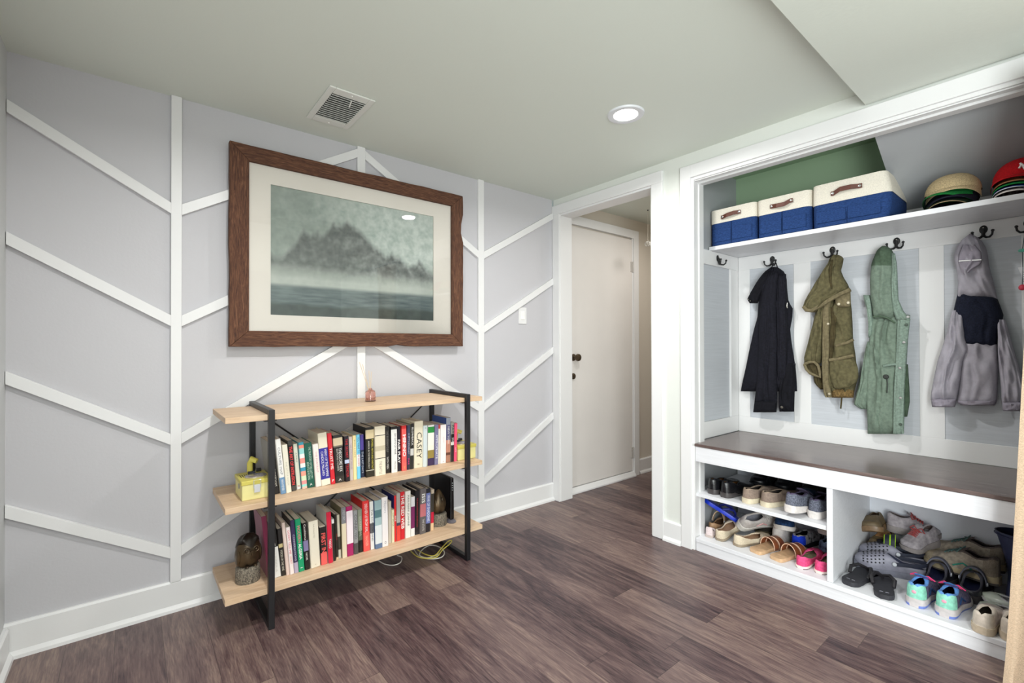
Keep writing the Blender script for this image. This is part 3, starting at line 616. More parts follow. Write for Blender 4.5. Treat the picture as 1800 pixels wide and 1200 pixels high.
# ------------------------------------------------------------------ things on the bookcase
YEL = mat('yellow_enamel', (226, 218, 150), .4, noise=.05, nscale=10)
YEL2 = mat('yellow_enamel_deep', (206, 194, 92), .4)
def tin(loc, w, d, h, label, rz=0, arm=True):
    r_ = root('yellow_tin', loc, label, 'tin box', 'yellow tin boxes with silver lids', rz)
    MB().box(0, w, 0, d, 0, h-.014).build('box', YEL, r_, bevel=.004)
    MB().box(-.003, w+.003, -.003, d+.003, h-.018, h).build('lid', YEL2, r_, bevel=.003)
    MB().lathe([(.001, 0), (.042, 0), (.042, .004), (.036, .008), (.001, .009)], (w*.55, d*.36, h), 28, sy=.72).build('silver_disc', mat('silver_disc', (188, 184, 190), .25, metal=.8), r_, smooth=True)
    lt = MB().box(w*.5-.011, w*.5+.011, -.007, -.002, h-.052, h-.020); lt.tube([(w*.5-.013, -.006, h-.034), (w*.5-.013, -.008, h+.0), (w*.5+.013, -.008, h+.0), (w*.5+.013, -.006, h-.034)], .0016, 6)
    lt.build('latch', mat('latch_metal', (222, 226, 230), .3, metal=.5), r_, bevel=.0008)
    for k in range(4): MB().box(.008+k*.008, .011+k*.008, d*.45, d*.72, h, h+.0012).build('slot', flat((60, 58, 30)), r_)
    ar = MB().tube([(w*.45, d*.78, h), (w*.45, d*.78, h+.045), (w*.5, d*.70, h+.064), (w*.66, d*.62, h+.055)], [.012, .012, .013, .011], 10)
    ar.build('arm', YEL2, r_, smooth=True)
    MB().box(w*.36, w*.62, d*.64, d*.74, h, h+.012).build('clip', flat((30, 34, 50)), r_, bevel=.002)
    MB().box(w*.70, w*.88, d*.84, d*.94, h, h+.014).build('knob', BLACK, r_, bevel=.002)
    MB().lathe([(.001, 0), (.011, 0), (.011, .002), (.001, .002)], (-.0022, d*.4, h*.62), 14, 0).build('side_badge', flat((150, 152, 156), .3), r_)
    return r_
tin((-2.098, -.345, S2), .11, .155, .082, 'yellow tin box at the post end of the middle shelf before the leaning books')
tin((-1.048, -.335, S2), .118, .14, .082, 'yellow tin box behind the far post past the pink book')
BRZ = mat('bronze', (70, 56, 42), .35, metal=.55, noise=.5, nscale=18, rgb2=(112, 92, 66))
STONE = mat('speckled_stone', (104, 94, 82), .8, noise=.6, nscale=180, rgb2=(150, 140, 124), bump=.5, bscale=200)
def owl(loc, rz, label, face=True):
    r_ = root('owl_bookend', loc, label, 'figurine', None, rz)
    MB().lathe([(.046, 0), (.047, .01), (.046, .06), (.042, .066), (.001, .067)], seg=28).build('stone_base', STONE, r_, smooth=True)
    prof = [(.034, .067), (.044, .085), (.048, .11), (.047, .135), (.043, .158), (.036, .178), (.024, .192), (.004, .198)] if face else [(.028, .067), (.038, .08), (.043, .105), (.041, .13), (.033, .152), (.022, .172), (.010, .188), (.002, .194)]
    MB().lathe(prof, seg=28, sy=.92).build('body', BRZ, r_, smooth=True)
    if face:
        hd = MB(); rings = []; pz = sorted([(z, r) for r, z in prof])
        for k in range(8):
            ring = []
            for j in range(40):
                t = 2*PI*j/40; f = abs(math.atan2(math.sin(t+PI/2), math.cos(t+PI/2)))    # angle away from the beak side
                ze = .150+.020*math.sin(min(f, 1.0)*PI/2)-.055*max(0, (f-1.0)/2.14); z = ze+(.199-ze)*k/7
                r2 = lerp(pz, z)*1.0+.0022+(.010*math.exp(-((f-.75)/.25)**2)*(1-abs(k-3)/4) if 0 < k < 7 else 0)
                ring.append((r2*math.cos(t), r2*.93*math.sin(t), z+.014*math.exp(-((f-.75)/.28)**2)*(k/7)*(1-k/9)))
            rings.append(ring)
        hd.loft(rings); hd.build('hood', mat('bronze_dark', (40, 33, 28), .35, metal=.5), r_, smooth=True)
        for s in (-1, 1):
            e = MB().tube([(s*.018+.011*math.cos(t), -.0425, .140+.011*math.sin(t)) for t in [2*PI*k/16 for k in range(16)]], .0025, 6, closed=True)
            e.ball((s*.018, -.0415, .140), .0055); e.build('eye', BRZ, r_, smooth=True)
        MB().prism([(-.006, .138), (.006, .138), (0, .116)], 1, -.053, -.040).build('beak', BRZ, r_, bevel=.002)
        for s in (-1, 1):
            wg = MB(); wg.ball((s*.042, -.005, .112), .03, sc=(.28, .8, 1.25)); wg.build('wing', BRZ, r_, smooth=True)
            MB().ball((s*.016, -.036, .071), .008, sc=(1, 1.3, .6)).build('foot', BRZ, r_, smooth=True)
    else:
        for s in (-1, 1):
            MB().ball((s*.03, .0, .112), .03, sc=(.42, .9, 1.35)).build('wing', BRZ, r_, smooth=True)
        MB().ball((0, -.032, .14), .01, sc=(1, .9, 1.6)).build('beak', BRZ, r_, smooth=True)
    return r_
owl((-2.064, -.275, S1), .15, 'dark bronze owl bookend on speckled stone base at the tin end of the lowest shelf')
owl((-1.122, -.245, S1), .2, 'bird bookend of dull bronze on a bark-like base past the end of the book row', False)
rt_ = root('black_router', (-1.043, -.17, S1), 'black upright router slab standing on a round foot at the end of the lowest shelf', 'router', None, -.06)
MB().prism([(-.013, .016), (.013, .016), (.011, .25), (-.011, .25)], 1, -.105, .105).build('housing', mat('router_black', (14, 13, 16), .25), rt_, bevel=.006)
MB().lathe([(.001, 0), (.034, 0), (.036, .004), (.02, .014), (.014, .0165), (.001, .0165)], (0, -.085, 0), 24, sx=.8, sy=1.1).build('foot', flat((96, 92, 98), .35), rt_, smooth=True)
for k in range(4): MB().box(-.002, .002, -.1065, -.1048, .18+.013*k, .184+.013*k).build('indicator_lamp', flat((226, 232, 240), .4), rt_)
df = root('reed_diffuser', (-1.505, -.225, S3), 'pink glass reed diffuser bottle with sticks on the top board', 'diffuser')
PG = mat('pink_glass', (250, 212, 202), .06, trans=.9, spec=.6)
MB().lathe([(.022, 0), (.0265, .003), (.0265, .044), (.022, .054), (.011, .059), (.0085, .061), (.0085, .067), (.0055, .067), (.0055, .06), (.018, .052), (.023, .042), (.023, .008), (.001, .006)], seg=28).build('bottle', PG, df, smooth=True)
MB().lathe([(.001, .0075), (.022, .0075), (.022, .018), (.001, .018)], seg=20).build('oil', mat('diffuser_oil', (206, 150, 96), .1, trans=.3), df)
for dx, dy, l in ((-.05, .02, .2), (-.042, .0, .19), (.012, .02, .15), (.004, .03, .155)):
    MB().tube([(-dx*.1, -dy*.1, .012), (dx, dy, l)], .0013, 6).build('reed', mat('reed', (216, 196, 164), .8), df)

# cables under the bookcase
def cable(name, pts, r, m, label, n=6):
    out = []
    pts = [Vector(p) for p in pts]
    for i in range(len(pts)-1):
        p0, p1, p2, p3 = pts[max(i-1, 0)], pts[i], pts[i+1], pts[min(i+2, len(pts)-1)]
        for k in range(n):
            t = k/n; out.append(.5*((2*p1)+(-p0+p2)*t+(2*p0-5*p1+4*p2-p3)*t*t+(-p0+3*p1-3*p2+p3)*t**3))
    out.append(pts[-1])
    return tag(MB().tube(out, r, 8).build(name, m, smooth=True, o=pts[0]), label, 'cable')
def fl(x, y, z=.004): p = aZ(z, x, y); return p
CW = flat((226, 222, 214), .4); CY = flat((220, 204, 96), .4)
cable('white_cable', [fl(664, 984), fl(676, 991), fl(692, 993), fl(704, 988), fl(706, 979), fl(698, 975), fl(712, 968), fl(726, 960, .006)], .0028, CW, 'white cable loop lying on the floor under the middle of the bookcase')
cable('white_cord_coil', [fl(728, 966), fl(738, 978), fl(758, 982, .008), fl(776, 979, .01), fl(781, 970, .012), fl(772, 961, .014), fl(756, 958, .014), fl(742, 966, .016), fl(738, 976, .014), fl(752, 980, .012), fl(770, 974, .018), fl(776, 968, .02)], .003, CW, 'white cord coiled on the floor by the far bookcase post')
cable('yellow_cord_coil', [fl(722, 968, .006), fl(734, 978, .01), fl(752, 981, .014), fl(768, 978, .02), fl(778, 966, .03), fl(790, 956, .04), fl(794, 950, .045), fl(788, 951, .045), fl(776, 963, .035), fl(764, 976, .024), fl(748, 974, .018), fl(734, 966, .014)], .003, CY, 'yellow cord looped over the white coil under the bookcase')
pc = aY(-.012, 766.5, 836); pc2 = aY(-.012, 767.5, 890)
cable('white_wall_cord', [(pc.x, -.012, .50), (pc.x, -.012, .42), (pc.x+.002, -.012, .3), (pc2.x+.004, -.02, .17), (pc2.x+.004, -.032, .1), (pc2.x, -.036, .004)], .0025, CW, 'white cord hanging straight down the wall behind the black router')
#PART2
# ------------------------------------------------------------------ coat hooks
def hook(loc, rz, label):
    r_ = root('coat_hook', loc, label, 'coat hook', 'black double coat hooks', rz)       # local +y points out of the wall
    MB().lathe([(.0005, .0065), (.010, .006), (.014, .003), (.0145, 0), (.0005, 0)], (0, 0, .022), 20, 1, sy=1.35).build('plate', IRON, r_, smooth=True)
    MB().tube([(0, .004, .02), (0, .008, .0), (0, .012, -.012)], [.009, .007, .006], 10).build('stem', IRON, r_, smooth=True)
    for s in (-1, 1):
        mb = MB().tube([(0, .010, -.006), (s*.010, .016, -.017), (s*.022, .026, -.019), (s*.031, .034, -.010), (s*.033, .037, .004)], [.0055, .005, .0045, .004, .004], 8)
        mb.ball((s*.033, .037, .007), .0062, 10); mb.build('prong', IRON, r_, smooth=True)
    for dz in (.03, .014): MB().ball((0, .0065, dz), .003, 8, sc=(1, .5, 1)).build('screw', STEEL, r_)
    return r_
hx = XB
for (px, py), lb in zip(((1356, 460), (1462, 444), (1575, 429), (1728, 409)),
        ('black double coat hook holding the black jacket', 'black double coat hook holding the olive hooded coat', 'black double coat hook above the sage green vest', 'black double coat hook above the grey and navy windbreaker')):
    p = aX(hx-.015, px, py); hook((hx-.0005, p.y, p.z-.005), PI/2, lb)
p = aY(-1.11, 1262, 459); hook((p.x-.005, -1.1105, p.z-.005), PI, 'empty black coat hook on the closet side wall')

# ------------------------------------------------------------------ hanging garments
def drape(rows, K, x0, th, amp=.006, nf=3.0, ph=0, back=.012, n=30, mr=26, mi=0, mfun=None, mb=None, pinch=2.5):
    mb = mb or MB(); rr = []
    ends = [(aX(x0, *K(xl, y)), aX(x0, *K(xr, y))) for y, xl, xr in rows]
    ys = [r[0] for r in rows]; r2 = random.Random(int(ph*100)+len(rows))
    f1, f2 = nf*PI, nf*1.9*PI
    for i in range(n+1):
        yy = ys[0]+(ys[-1]-ys[0])*i/n
        for k in range(len(ys)-1):
            if yy <= ys[k+1] or k == len(ys)-2: break
        t = (yy-ys[k])/(ys[k+1]-ys[k]); A = ends[k][0].lerp(ends[k+1][0], t); B = ends[k][1].lerp(ends[k+1][1], t)
        g = i/n; edge = min(1, .35+min(g, 1-g)*8); ring = []
        for j in range(mr):
            u = -1+2*j/(mr-1); e = max(0, 1-abs(u)**pinch)**.5
            uu = u+.22*math.sin(2.3*g*PI+ph)*(1-u*u)+.12*math.sin(5*u+ph*3)
            f = amp*e*(math.sin(f1*uu+ph+1.3*math.sin(3*g+ph))*.7*(.55+.45*math.sin(4*g+ph*2+2*u))+math.sin(f2*.8*uu-2.2*g*3+ph*2)*.3+.45*math.sin(11*g+5*u+ph)*(.4+.6*abs(math.sin(3*u+ph)))+.25*math.sin(23*g-7*u+ph*5))
            p = A.lerp(B, (u+1)/2); ring.append((p.x-th*e*edge-f, p.y, p.z))
        for j in range(mr-2, 0, -1):
            u = -1+2*j/(mr-1); e = max(0, 1-u*u)**.5; p = A.lerp(B, (u+1)/2); ring.append((p.x+back*e*edge, p.y, p.z))
        rr.append(ring)
    mb.loft(rr, mi=mi, mfun=mfun); return mb
def pxtube(pts, K, x0, r, mb=None, seg=8):
    mb = mb or MB(); return mb.tube([aX(x0, *K(*q)) for q in pts], r, seg)
def snap(pts, K, x0, m, o, rt, r=.006, name='snap'):
    for q in pts:
        p = aX(x0, *K(*q)); MB().lathe([(.0005, -.003), (r*.8, -.0025), (r, 0), (r, .002)], (p.x, p.y, p.z), 14, 0).build(name, m, rt, o, smooth=True)
def Kf(ox, oy, s): return lambda x, y: (ox+x*s, oy+y*s)

# black jacket
K = Kf(1290, 420, .2664); o = aX(.59, *K(268, 1140)); o.x = .57
gr = root('black_jacket', o, 'black jacket hanging from the first hook beside the closet corner', 'jacket')
BJ = cloth((26, 26, 34), noise=.25, nscale=90, bump=.2); BJ2 = cloth((20, 20, 26), noise=.25, nscale=90)
drape([(186,248,290),(205,215,325),(250,180,348),(330,165,352),(420,165,362),(450,160,390),(520,155,386),(590,135,372),(660,118,378),(750,98,392),(850,78,408),(950,55,416),(1004,45,418)], K, .572, .045, .009, 4, .4).build('body', BJ, gr, o, smooth=True, ang=80)
drape([(215,205,262),(260,168,235),(310,138,205),(360,108,180),(395,90,168),(424,104,158)], K, .545, .022, .004, 2, 1.2).build('collar_flap', BJ2, gr, o, smooth=True, ang=80)
drape([(215,230,300),(420,178,285),(600,168,290),(800,160,290),(950,150,288),(1080,135,285)], K, .535, .028, .007, 3, 2.1).build('sleeve', BJ, gr, o, smooth=True, ang=80)
drape([(1070,137,286),(1110,131,284),(1142,127,282)], K, .532, .029, .003, 3, 2.1, n=6).build('cuff', BJ2, gr, o, smooth=True, ang=80)
drape([(230,285,345),(420,288,352),(650,286,352),(850,287,352),(930,290,346)], K, .54, .024, .006, 2.4, .9).build('front_edge', BJ, gr, o, smooth=True, ang=80)
drape([(820,330,408),(930,300,404),(1000,298,402),(1138,300,398)], K, .552, .026, .006, 2.4, 3.1).build('sleeve', BJ2, gr, o, smooth=True, ang=80)
pxtube([(248,190),(262,160),(280,160),(288,192)], K, .56, .003).build('hanging_loop', BJ2, gr, o, smooth=True)
snap([(316,1108)], K, .522, STEEL, o, gr, .008, 'button'); snap([(108,408), (96,398)], K, .52, STEEL, o, gr, .0035, 'rivet')
pxtube([(352,420),(350,445),(353,455)], K, .512, .003).build('zipper_pull', STEEL, gr, o)

# olive coat
K = Kf(1400, 430, .2416); o = aX(.57, *K(320, 1190)); o.x = .57
gr = root('olive_coat', o, 'olive green hooded field coat hanging from the second hook with pockets and snaps', 'coat')
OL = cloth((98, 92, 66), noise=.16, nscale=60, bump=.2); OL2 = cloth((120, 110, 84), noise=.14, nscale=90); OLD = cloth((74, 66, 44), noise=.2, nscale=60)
drape([(390,190,392),(450,185,400),(550,182,408),(680,180,412),(740,182,420),(800,185,430),(900,188,440),(1000,190,440),(1060,200,425),(1100,215,415)], K, .573, .042, .012, 4.5, .8).build('body', OL, gr, o, smooth=True, ang=80)
drape([(1040,245,424),(1080,250,420),(1112,258,416)], K, .570, .036, .004, 6, .3, n=6).build('hem', cloth((120, 98, 62), nscale=120, noise=.3), gr, o, smooth=True, ang=80)
drape([(430,165,232),(500,140,222),(580,124,212),(650,104,204),(750,76,196),(820,58,190),(862,56,180)], K, .555, .036, .009, 2.5, 1.7).build('sleeve', OL, gr, o, smooth=True, ang=80)
cf = MB(); rings = []
for q in ((0, .0), (.5, .004), (1, .0)):
    pass
c_pts = [(58,868),(72,905),(100,935),(140,952),(172,962),(170,925),(158,880),(130,852),(90,855)]
pxtube(c_pts+[c_pts[0]], K, .533, .008, cf).build('cuff', OL2, gr, o, smooth=True)
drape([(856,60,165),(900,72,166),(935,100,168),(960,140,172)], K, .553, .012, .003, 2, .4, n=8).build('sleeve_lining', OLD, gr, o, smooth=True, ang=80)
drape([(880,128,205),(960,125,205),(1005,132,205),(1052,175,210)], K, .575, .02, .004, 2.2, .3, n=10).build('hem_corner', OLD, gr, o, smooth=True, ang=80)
drape([(405,196,252),(470,190,242),(600,190,240),(750,187,240),(900,185,236),(1000,190,238),(1085,200,256),(1110,212,258)], K, .528, .014, .003, 2, 2.2).build('placket', OL2, gr, o, smooth=True, ang=80)
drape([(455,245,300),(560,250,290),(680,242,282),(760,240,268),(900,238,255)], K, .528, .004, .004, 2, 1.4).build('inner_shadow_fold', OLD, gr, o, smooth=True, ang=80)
drape([(818,242,414),(845,238,432),(900,236,448),(960,240,452),(1000,248,440),(1035,262,395),(1052,285,330)], K, .535, .022, .005, 3, 2.9).build('pocket', OL, gr, o, smooth=True, ang=80)
pxtube([(238,838),(300,832),(360,818),(418,806)], K, .517, .009).build('pocket_flap', OL2, gr, o, smooth=True)
pxtube([(288,735),(330,722),(370,712),(414,690)], K, .528, .008).build('waist_gather', OL2, gr, o, smooth=True)
drape([(334,286,394),(400,280,396),(440,284,397),(454,302,380)], K, .532, .016, .002, 2, .2, n=10).build('collar_tab', OL2, gr, o, smooth=True, ang=80)
SN = mat('pale_snap', (216, 206, 180), .3, metal=.5)
snap([(308,432),(376,422)], K, .513, SN, o, gr, .008); snap([(230,575),(238,1084)], K, .511, SN, o, gr, .007)
drape([(75,268,312),(95,248,345),(140,236,338),(190,195,324),(240,165,345),(290,130,376),(330,108,390),(370,82,335),(410,62,255),(450,52,215),(480,80,172),(492,108,150)], K, .545, .05, .011, 3.2, 1.1).build('hood', OL, gr, o, smooth=True, ang=80)
pxtube([(54,448),(72,474),(110,478),(180,440),(250,396),(320,358),(392,326)], K, .508, .0115).build('hood_rim', OL2, gr, o, smooth=True)
pxtube([(258,110),(246,180),(248,260),(255,320)], K, .494, [.006,.008,.007,.004]).build('hood_seam', OLD, gr, o, smooth=True)
pxtube([(330,1105),(326,1150),(322,1192)], K, .56, .004).build('drawcord', OLD, gr, o, smooth=True)

# sage green vest
K = Kf(1480, 380, 1/3); o = aX(.57, *K(230, 1146)); o.x = .57
gr = root('green_vest', o, 'sage green hooded sleeveless vest hanging from the third hook', 'vest')
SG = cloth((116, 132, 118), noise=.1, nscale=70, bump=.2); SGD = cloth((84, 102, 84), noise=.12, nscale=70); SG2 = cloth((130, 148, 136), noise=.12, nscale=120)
drape([(520,165,360),(560,156,358),(600,150,352),(700,138,346),(800,128,340),(900,125,332),(1000,130,330),(1100,135,328),(1146,135,327)], K, .575, .042, .012, 4, .5).build('body', SG, gr, o, smooth=True, ang=80)
drape([(415,112,148),(440,116,158),(490,132,164),(560,140,168),(640,140,160)], K, .568, .02, .004, 2, .8, n=12).build('armhole', SG2, gr, o, smooth=True, ang=80)
drape([(660,134,165),(800,106,165),(900,85,155),(990,62,138),(1016,100,136)], K, .575, .03, .006, 2.4, .7).build('skirt', SG, gr, o, smooth=True, ang=80)
drape([(780,322,348),(900,322,356),(980,322,358),(1056,322,345)], K, .58, .016, .004, 2, .7, n=14).build('back_hem', SGD, gr, o, smooth=True, ang=80)
drape([(545,292,360),(640,288,350),(760,284,340),(900,274,331),(1050,270,328),(1146,268,327)], K, .530, .012, .003, 2, 1.2).build('placket', SG2, gr, o, smooth=True, ang=80)
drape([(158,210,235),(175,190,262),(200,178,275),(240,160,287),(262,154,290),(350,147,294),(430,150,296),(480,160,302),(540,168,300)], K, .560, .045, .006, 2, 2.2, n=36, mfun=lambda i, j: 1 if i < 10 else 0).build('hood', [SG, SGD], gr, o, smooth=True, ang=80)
drape([(195,262,280),(260,262,291),(350,260,295),(440,262,299),(500,270,325),(545,284,362)], K, .528, .014, .003, 2, .2).build('hood_edging', SG2, gr, o, smooth=True, ang=80)
pxtube([(165,530),(200,525),(240,535),(280,562)], K, .521, .004).build('hood_seam', SGD, gr, o, smooth=True)
pxtube([(218,790),(260,782),(330,778)], K, .527, .006).build('waist_seam', SG2, gr, o, smooth=True)
pxtube([(238,850),(240,890),(238,932)], K, .521, .0025).build('drawcord', flat((40, 48, 40)), gr, o, smooth=True)
snap([(232,846)], K, .519, flat((40, 44, 40)), o, gr, .012, 'toggle')
snap([(347,530),(326,664),(306,800),(308,957)], K, .514, CHROME, o, gr, .007); snap([(340,572),(308,1097)], K, .514, flat((70, 84, 74), .35), o, gr, .007)

# grey and navy windbreaker
K = Kf(1480, 380, 1/3); o = aX(.57, *K(720, 1020)); o.x = .57
gr = root('windbreaker', o, 'light grey hooded windbreaker with a navy yoke hanging by its hood from the fourth hook', 'jacket')
GW = cloth((172, 168, 178), .75, noise=.06, nscale=30, bump=.15, bscale=120); GW2 = cloth((156, 150, 162), .75, noise=.06, nscale=30); NVY = cloth((30, 34, 50), noise=.25, nscale=160)
drape([(640,632,822),(750,630,824),(850,620,824),(950,610,820),(975,605,816),(995,630,806)], K, .570, .044, .008, 2.2, .3).build('body', GW, gr, o, smooth=True, ang=80)
drape([(965,606,817),(980,607,815),(996,630,806)], K, .566, .045, .003, 2, .4, n=5).build('hem', GW2, gr, o, smooth=True, ang=80)
drape([(410,608,645),(430,604,818),(480,592,838),(520,586,852),(560,600,845),(620,632,824),(670,648,820),(686,660,816)], K, .562, .048, .006, 2.6, 1.6).build('yoke', NVY, gr, o, smooth=True, ang=80)
drape([(496,582,640),(560,565,646),(640,545,655),(700,525,668),(760,505,642),(850,485,630),(930,470,614),(968,468,605)], K, .550, .04, .011, 2.4, 2.2).build('sleeve', GW, gr, o, smooth=True, ang=80)
drape([(962,470,604),(985,472,602),(1005,476,596)], K, .546, .036, .004, 9, .2, n=6).build('cuff', GW2, gr, o, smooth=True, ang=80)
drape([(545,820,862),(620,822,882),(700,822,906),(800,828,936),(900,838,958),(985,842,965)], K, .550, .04, .011, 2.2, .9).build('sleeve', GW, gr, o, smooth=True, ang=80)
drape([(978,844,964),(1005,845,960),(1026,850,954)], K, .546, .036, .004, 9, .8, n=6).build('cuff', GW2, gr, o, smooth=True, ang=80)
drape([(97,672,690),(110,652,715),(130,630,738),(170,602,762),(210,588,770),(260,600,776),(300,606,786),(350,612,800),(400,608,812),(432,606,818)], K, .560, .05, .012, 2.6, 3.3).build('hood', GW, gr, o, smooth=True, ang=80)
drape([(150,640,700),(190,622,735),(225,615,738),(250,615,735),(290,632,672),(310,645,668)], K, .507, .01, .006, 2, 1.9, n=12).build('hood_flap', GW2, gr, o, smooth=True, ang=80)
a_, b_ = aX(.493, *K(616, 236)), aX(.493, *K(735, 229))
MB().bar(a_, b_, .002, .005).build('reflective_strip', flat((240, 240, 240), .3), gr, o)

# tag with teal cord at the edge of the closet
p = aX(.56, 1797, 480); tg = root('hanging_tag', (p.x, p.y, p.z-.06), 'white printed tag with a teal bow and a red bead at the far closet edge', 'tag')
z0 = p.z-.06
def rel(x, y, dx=0): q = aX(.56, x, y); return Vector((q.x-p.x+dx, q.y-p.y, q.z-z0))
a_, b_, c_ = rel(1789, 470), rel(1812, 467), rel(1803, 502)
MB().prism([(a_.y, a_.z), (b_.y, b_.z), (b_.y, c_.z), (c_.y-.002, c_.z)], 0, -.001, .001).build('card', WSHELF, tg)
for k in range(5): q = rel(1799, 478+4*k); MB().box(-.0016, -.001, q.y-.012, q.y, q.z-.002, q.z+.001).build('print_line', flat((120, 120, 130)), tg)
q = rel(1797, 440); mb = MB().ball((q.x, q.y, q.z), .011, sc=(1, 1.2, .7)); mb.ball((q.x, q.y-.02, q.z-.004), .012, sc=(1, 1.2, .8)); mb.build('bow', flat((110, 206, 180), .6), tg, smooth=True)
q2 = rel(1797, 505); MB().ball((q2.x, q2.y, q2.z), .012, sc=(.8, 1, 1.1)).build('bead', flat((214, 60, 84), .5), tg, smooth=True)
MB().tube([rel(1803, 400), q, rel(1798, 472), (q2.x, q2.y, q2.z+.01)], .0015, 6).build('cord', flat((50, 66, 76)), tg)
q = rel(1806, 398); hook((hx-.0005, p.y+q.y, z0+q.z), PI/2, 'black coat hook behind the white printed tag')

# ------------------------------------------------------------------ baskets
BLU = mat('navy_canvas', (40, 66, 116), .9, noise=.22, nscale=120, stretch=(1, 1, 3), bump=.3, bscale=400, spec=.15)
CRM = cloth((228, 222, 208), .95, noise=.05, nscale=200, bump=.25); LTH = leather((96, 52, 38), .5)
def rrect(x0, x1, y0, y1, r, z, n=6, bulge=0, sag=0):
    pts = []
    for cx, cy, a0 in ((x1-r, y1-r, 0), (x0+r, y1-r, PI/2), (x0+r, y0+r, PI), (x1-r, y0+r, 1.5*PI)):
        for k in range(n+1):
            a = a0+PI/2*k/n; pts.append((cx+r*math.cos(a), cy+r*math.sin(a), z))
    return pts
def basket(y1, y0, h, split, label, bulge, hand, hz, hsag):
    x0, x1 = .256, .575; zb = 1.7465; o = ((x0+x1)/2, (y0+y1)/2, zb)
    r_ = root('storage_basket', o, label, 'basket', 'navy and cream storage baskets on the hat shelf')
    def ring(z, ins=0):
        t = (z-zb)/h; g = bulge*math.sin(PI*min(1, max(0, t))**.8)
        return rrect(x0+ins-g*.25, x1-ins, y0+ins-g, y1-ins, .03, z)
    zs = [zb, zb+.004]+[zb+.004+(split-zb-.004)*k/8 for k in range(1, 9)]
    rings = [ring(z, .006 if i == 0 else .001) for i, z in enumerate(zs)]
    MB().loft(rings, mi=0).build('body', BLU, r_, o, smooth=True)
    zt = zb+h; zs = [split+(zt-split)*k/5 for k in range(6)]
    rings = [ring(z, -.001) for z in zs]+[ring(zt+.001, .003)]+[ring(z, .007) for z in zs[::-1]]
    MB().loft(rings, cap=False).build('band', CRM, r_, o, smooth=True)
    xf = x0-.003; w = hand/2; ym = (y0+y1)/2+.002
    pts = [(xf-.004, ym+w, hz+hsag[0]), (xf-.005, ym+w*.8, hz+hsag[0]), (xf-.016, ym+w*.35, hz+hsag[1]), (xf-.016, ym-w*.35, hz+hsag[2]), (xf-.005, ym-w*.8, hz+hsag[3]), (xf-.004, ym-w, hz+hsag[3])]
    mb = MB()
    v = []
    for p in pts:
        for dz in (-.011, .011):
            for dx in (0, -.004): v.append((p[0]+dx, p[1], p[2]+dz))
    rg = [[v[4*i], v[4*i+1], v[4*i+3], v[4*i+2]] for i in range(len(pts))]
    hd = MB().loft(rg).build('handle', LTH, r_, o, bevel=.001)
    for s, sg in ((1, hsag[0]), (-1, hsag[3])):
        MB().lathe([(.0005, -.003), (.006, -.002), (.007, .001)], (xf-.0085, ym+s*w*.86, hz+sg), 14, 0).build('rivet', CHROME, hd, o, smooth=True)
    MB().box(x0-.0035, x0+.0, ym-.0012, ym+.0012, zb+.006, split-.002).build('seam', cloth((28, 50, 92)), r_, o)
    for s in (1, -1):
        ya, yb = (ym+.004, y1-.02) if s > 0 else (y0+.02, ym-.004)
        MB().box(x0-.003-bulge*.25, x0+.0, ya, yb, zb+.022, split-.035).build('front_pocket', BLU, r_, o, bevel=.002)
basket(-1.102, -1.368, .213, 1.879, 'navy and cream canvas basket against the closet side wall, smallest in view', .0, .113, 1.914, (-.006, -.002, .003, .004))
basket(-1.374, -1.640, .21, 1.872, 'navy and cream canvas basket in the middle of the three on the shelf', .0, .113, 1.911, (-.004, -.008, -.008, .006))
basket(-1.648, -1.952, .218, 1.862, 'largest navy and cream canvas basket with a bulging side, nearest the caps', .02, .128, 1.912, (-.007, .004, .004, .002))
tag(MB().loft([rrect(.40, .47, -1.62, -1.5, .02, z) for z in (1.76, 1.96)]).build('folded_cloth', cloth((30, 130, 140)), o=(.43, -1.56, 1.76), smooth=True), 'teal folded cloth peeking over the rim of the middle basket', 'cloth')

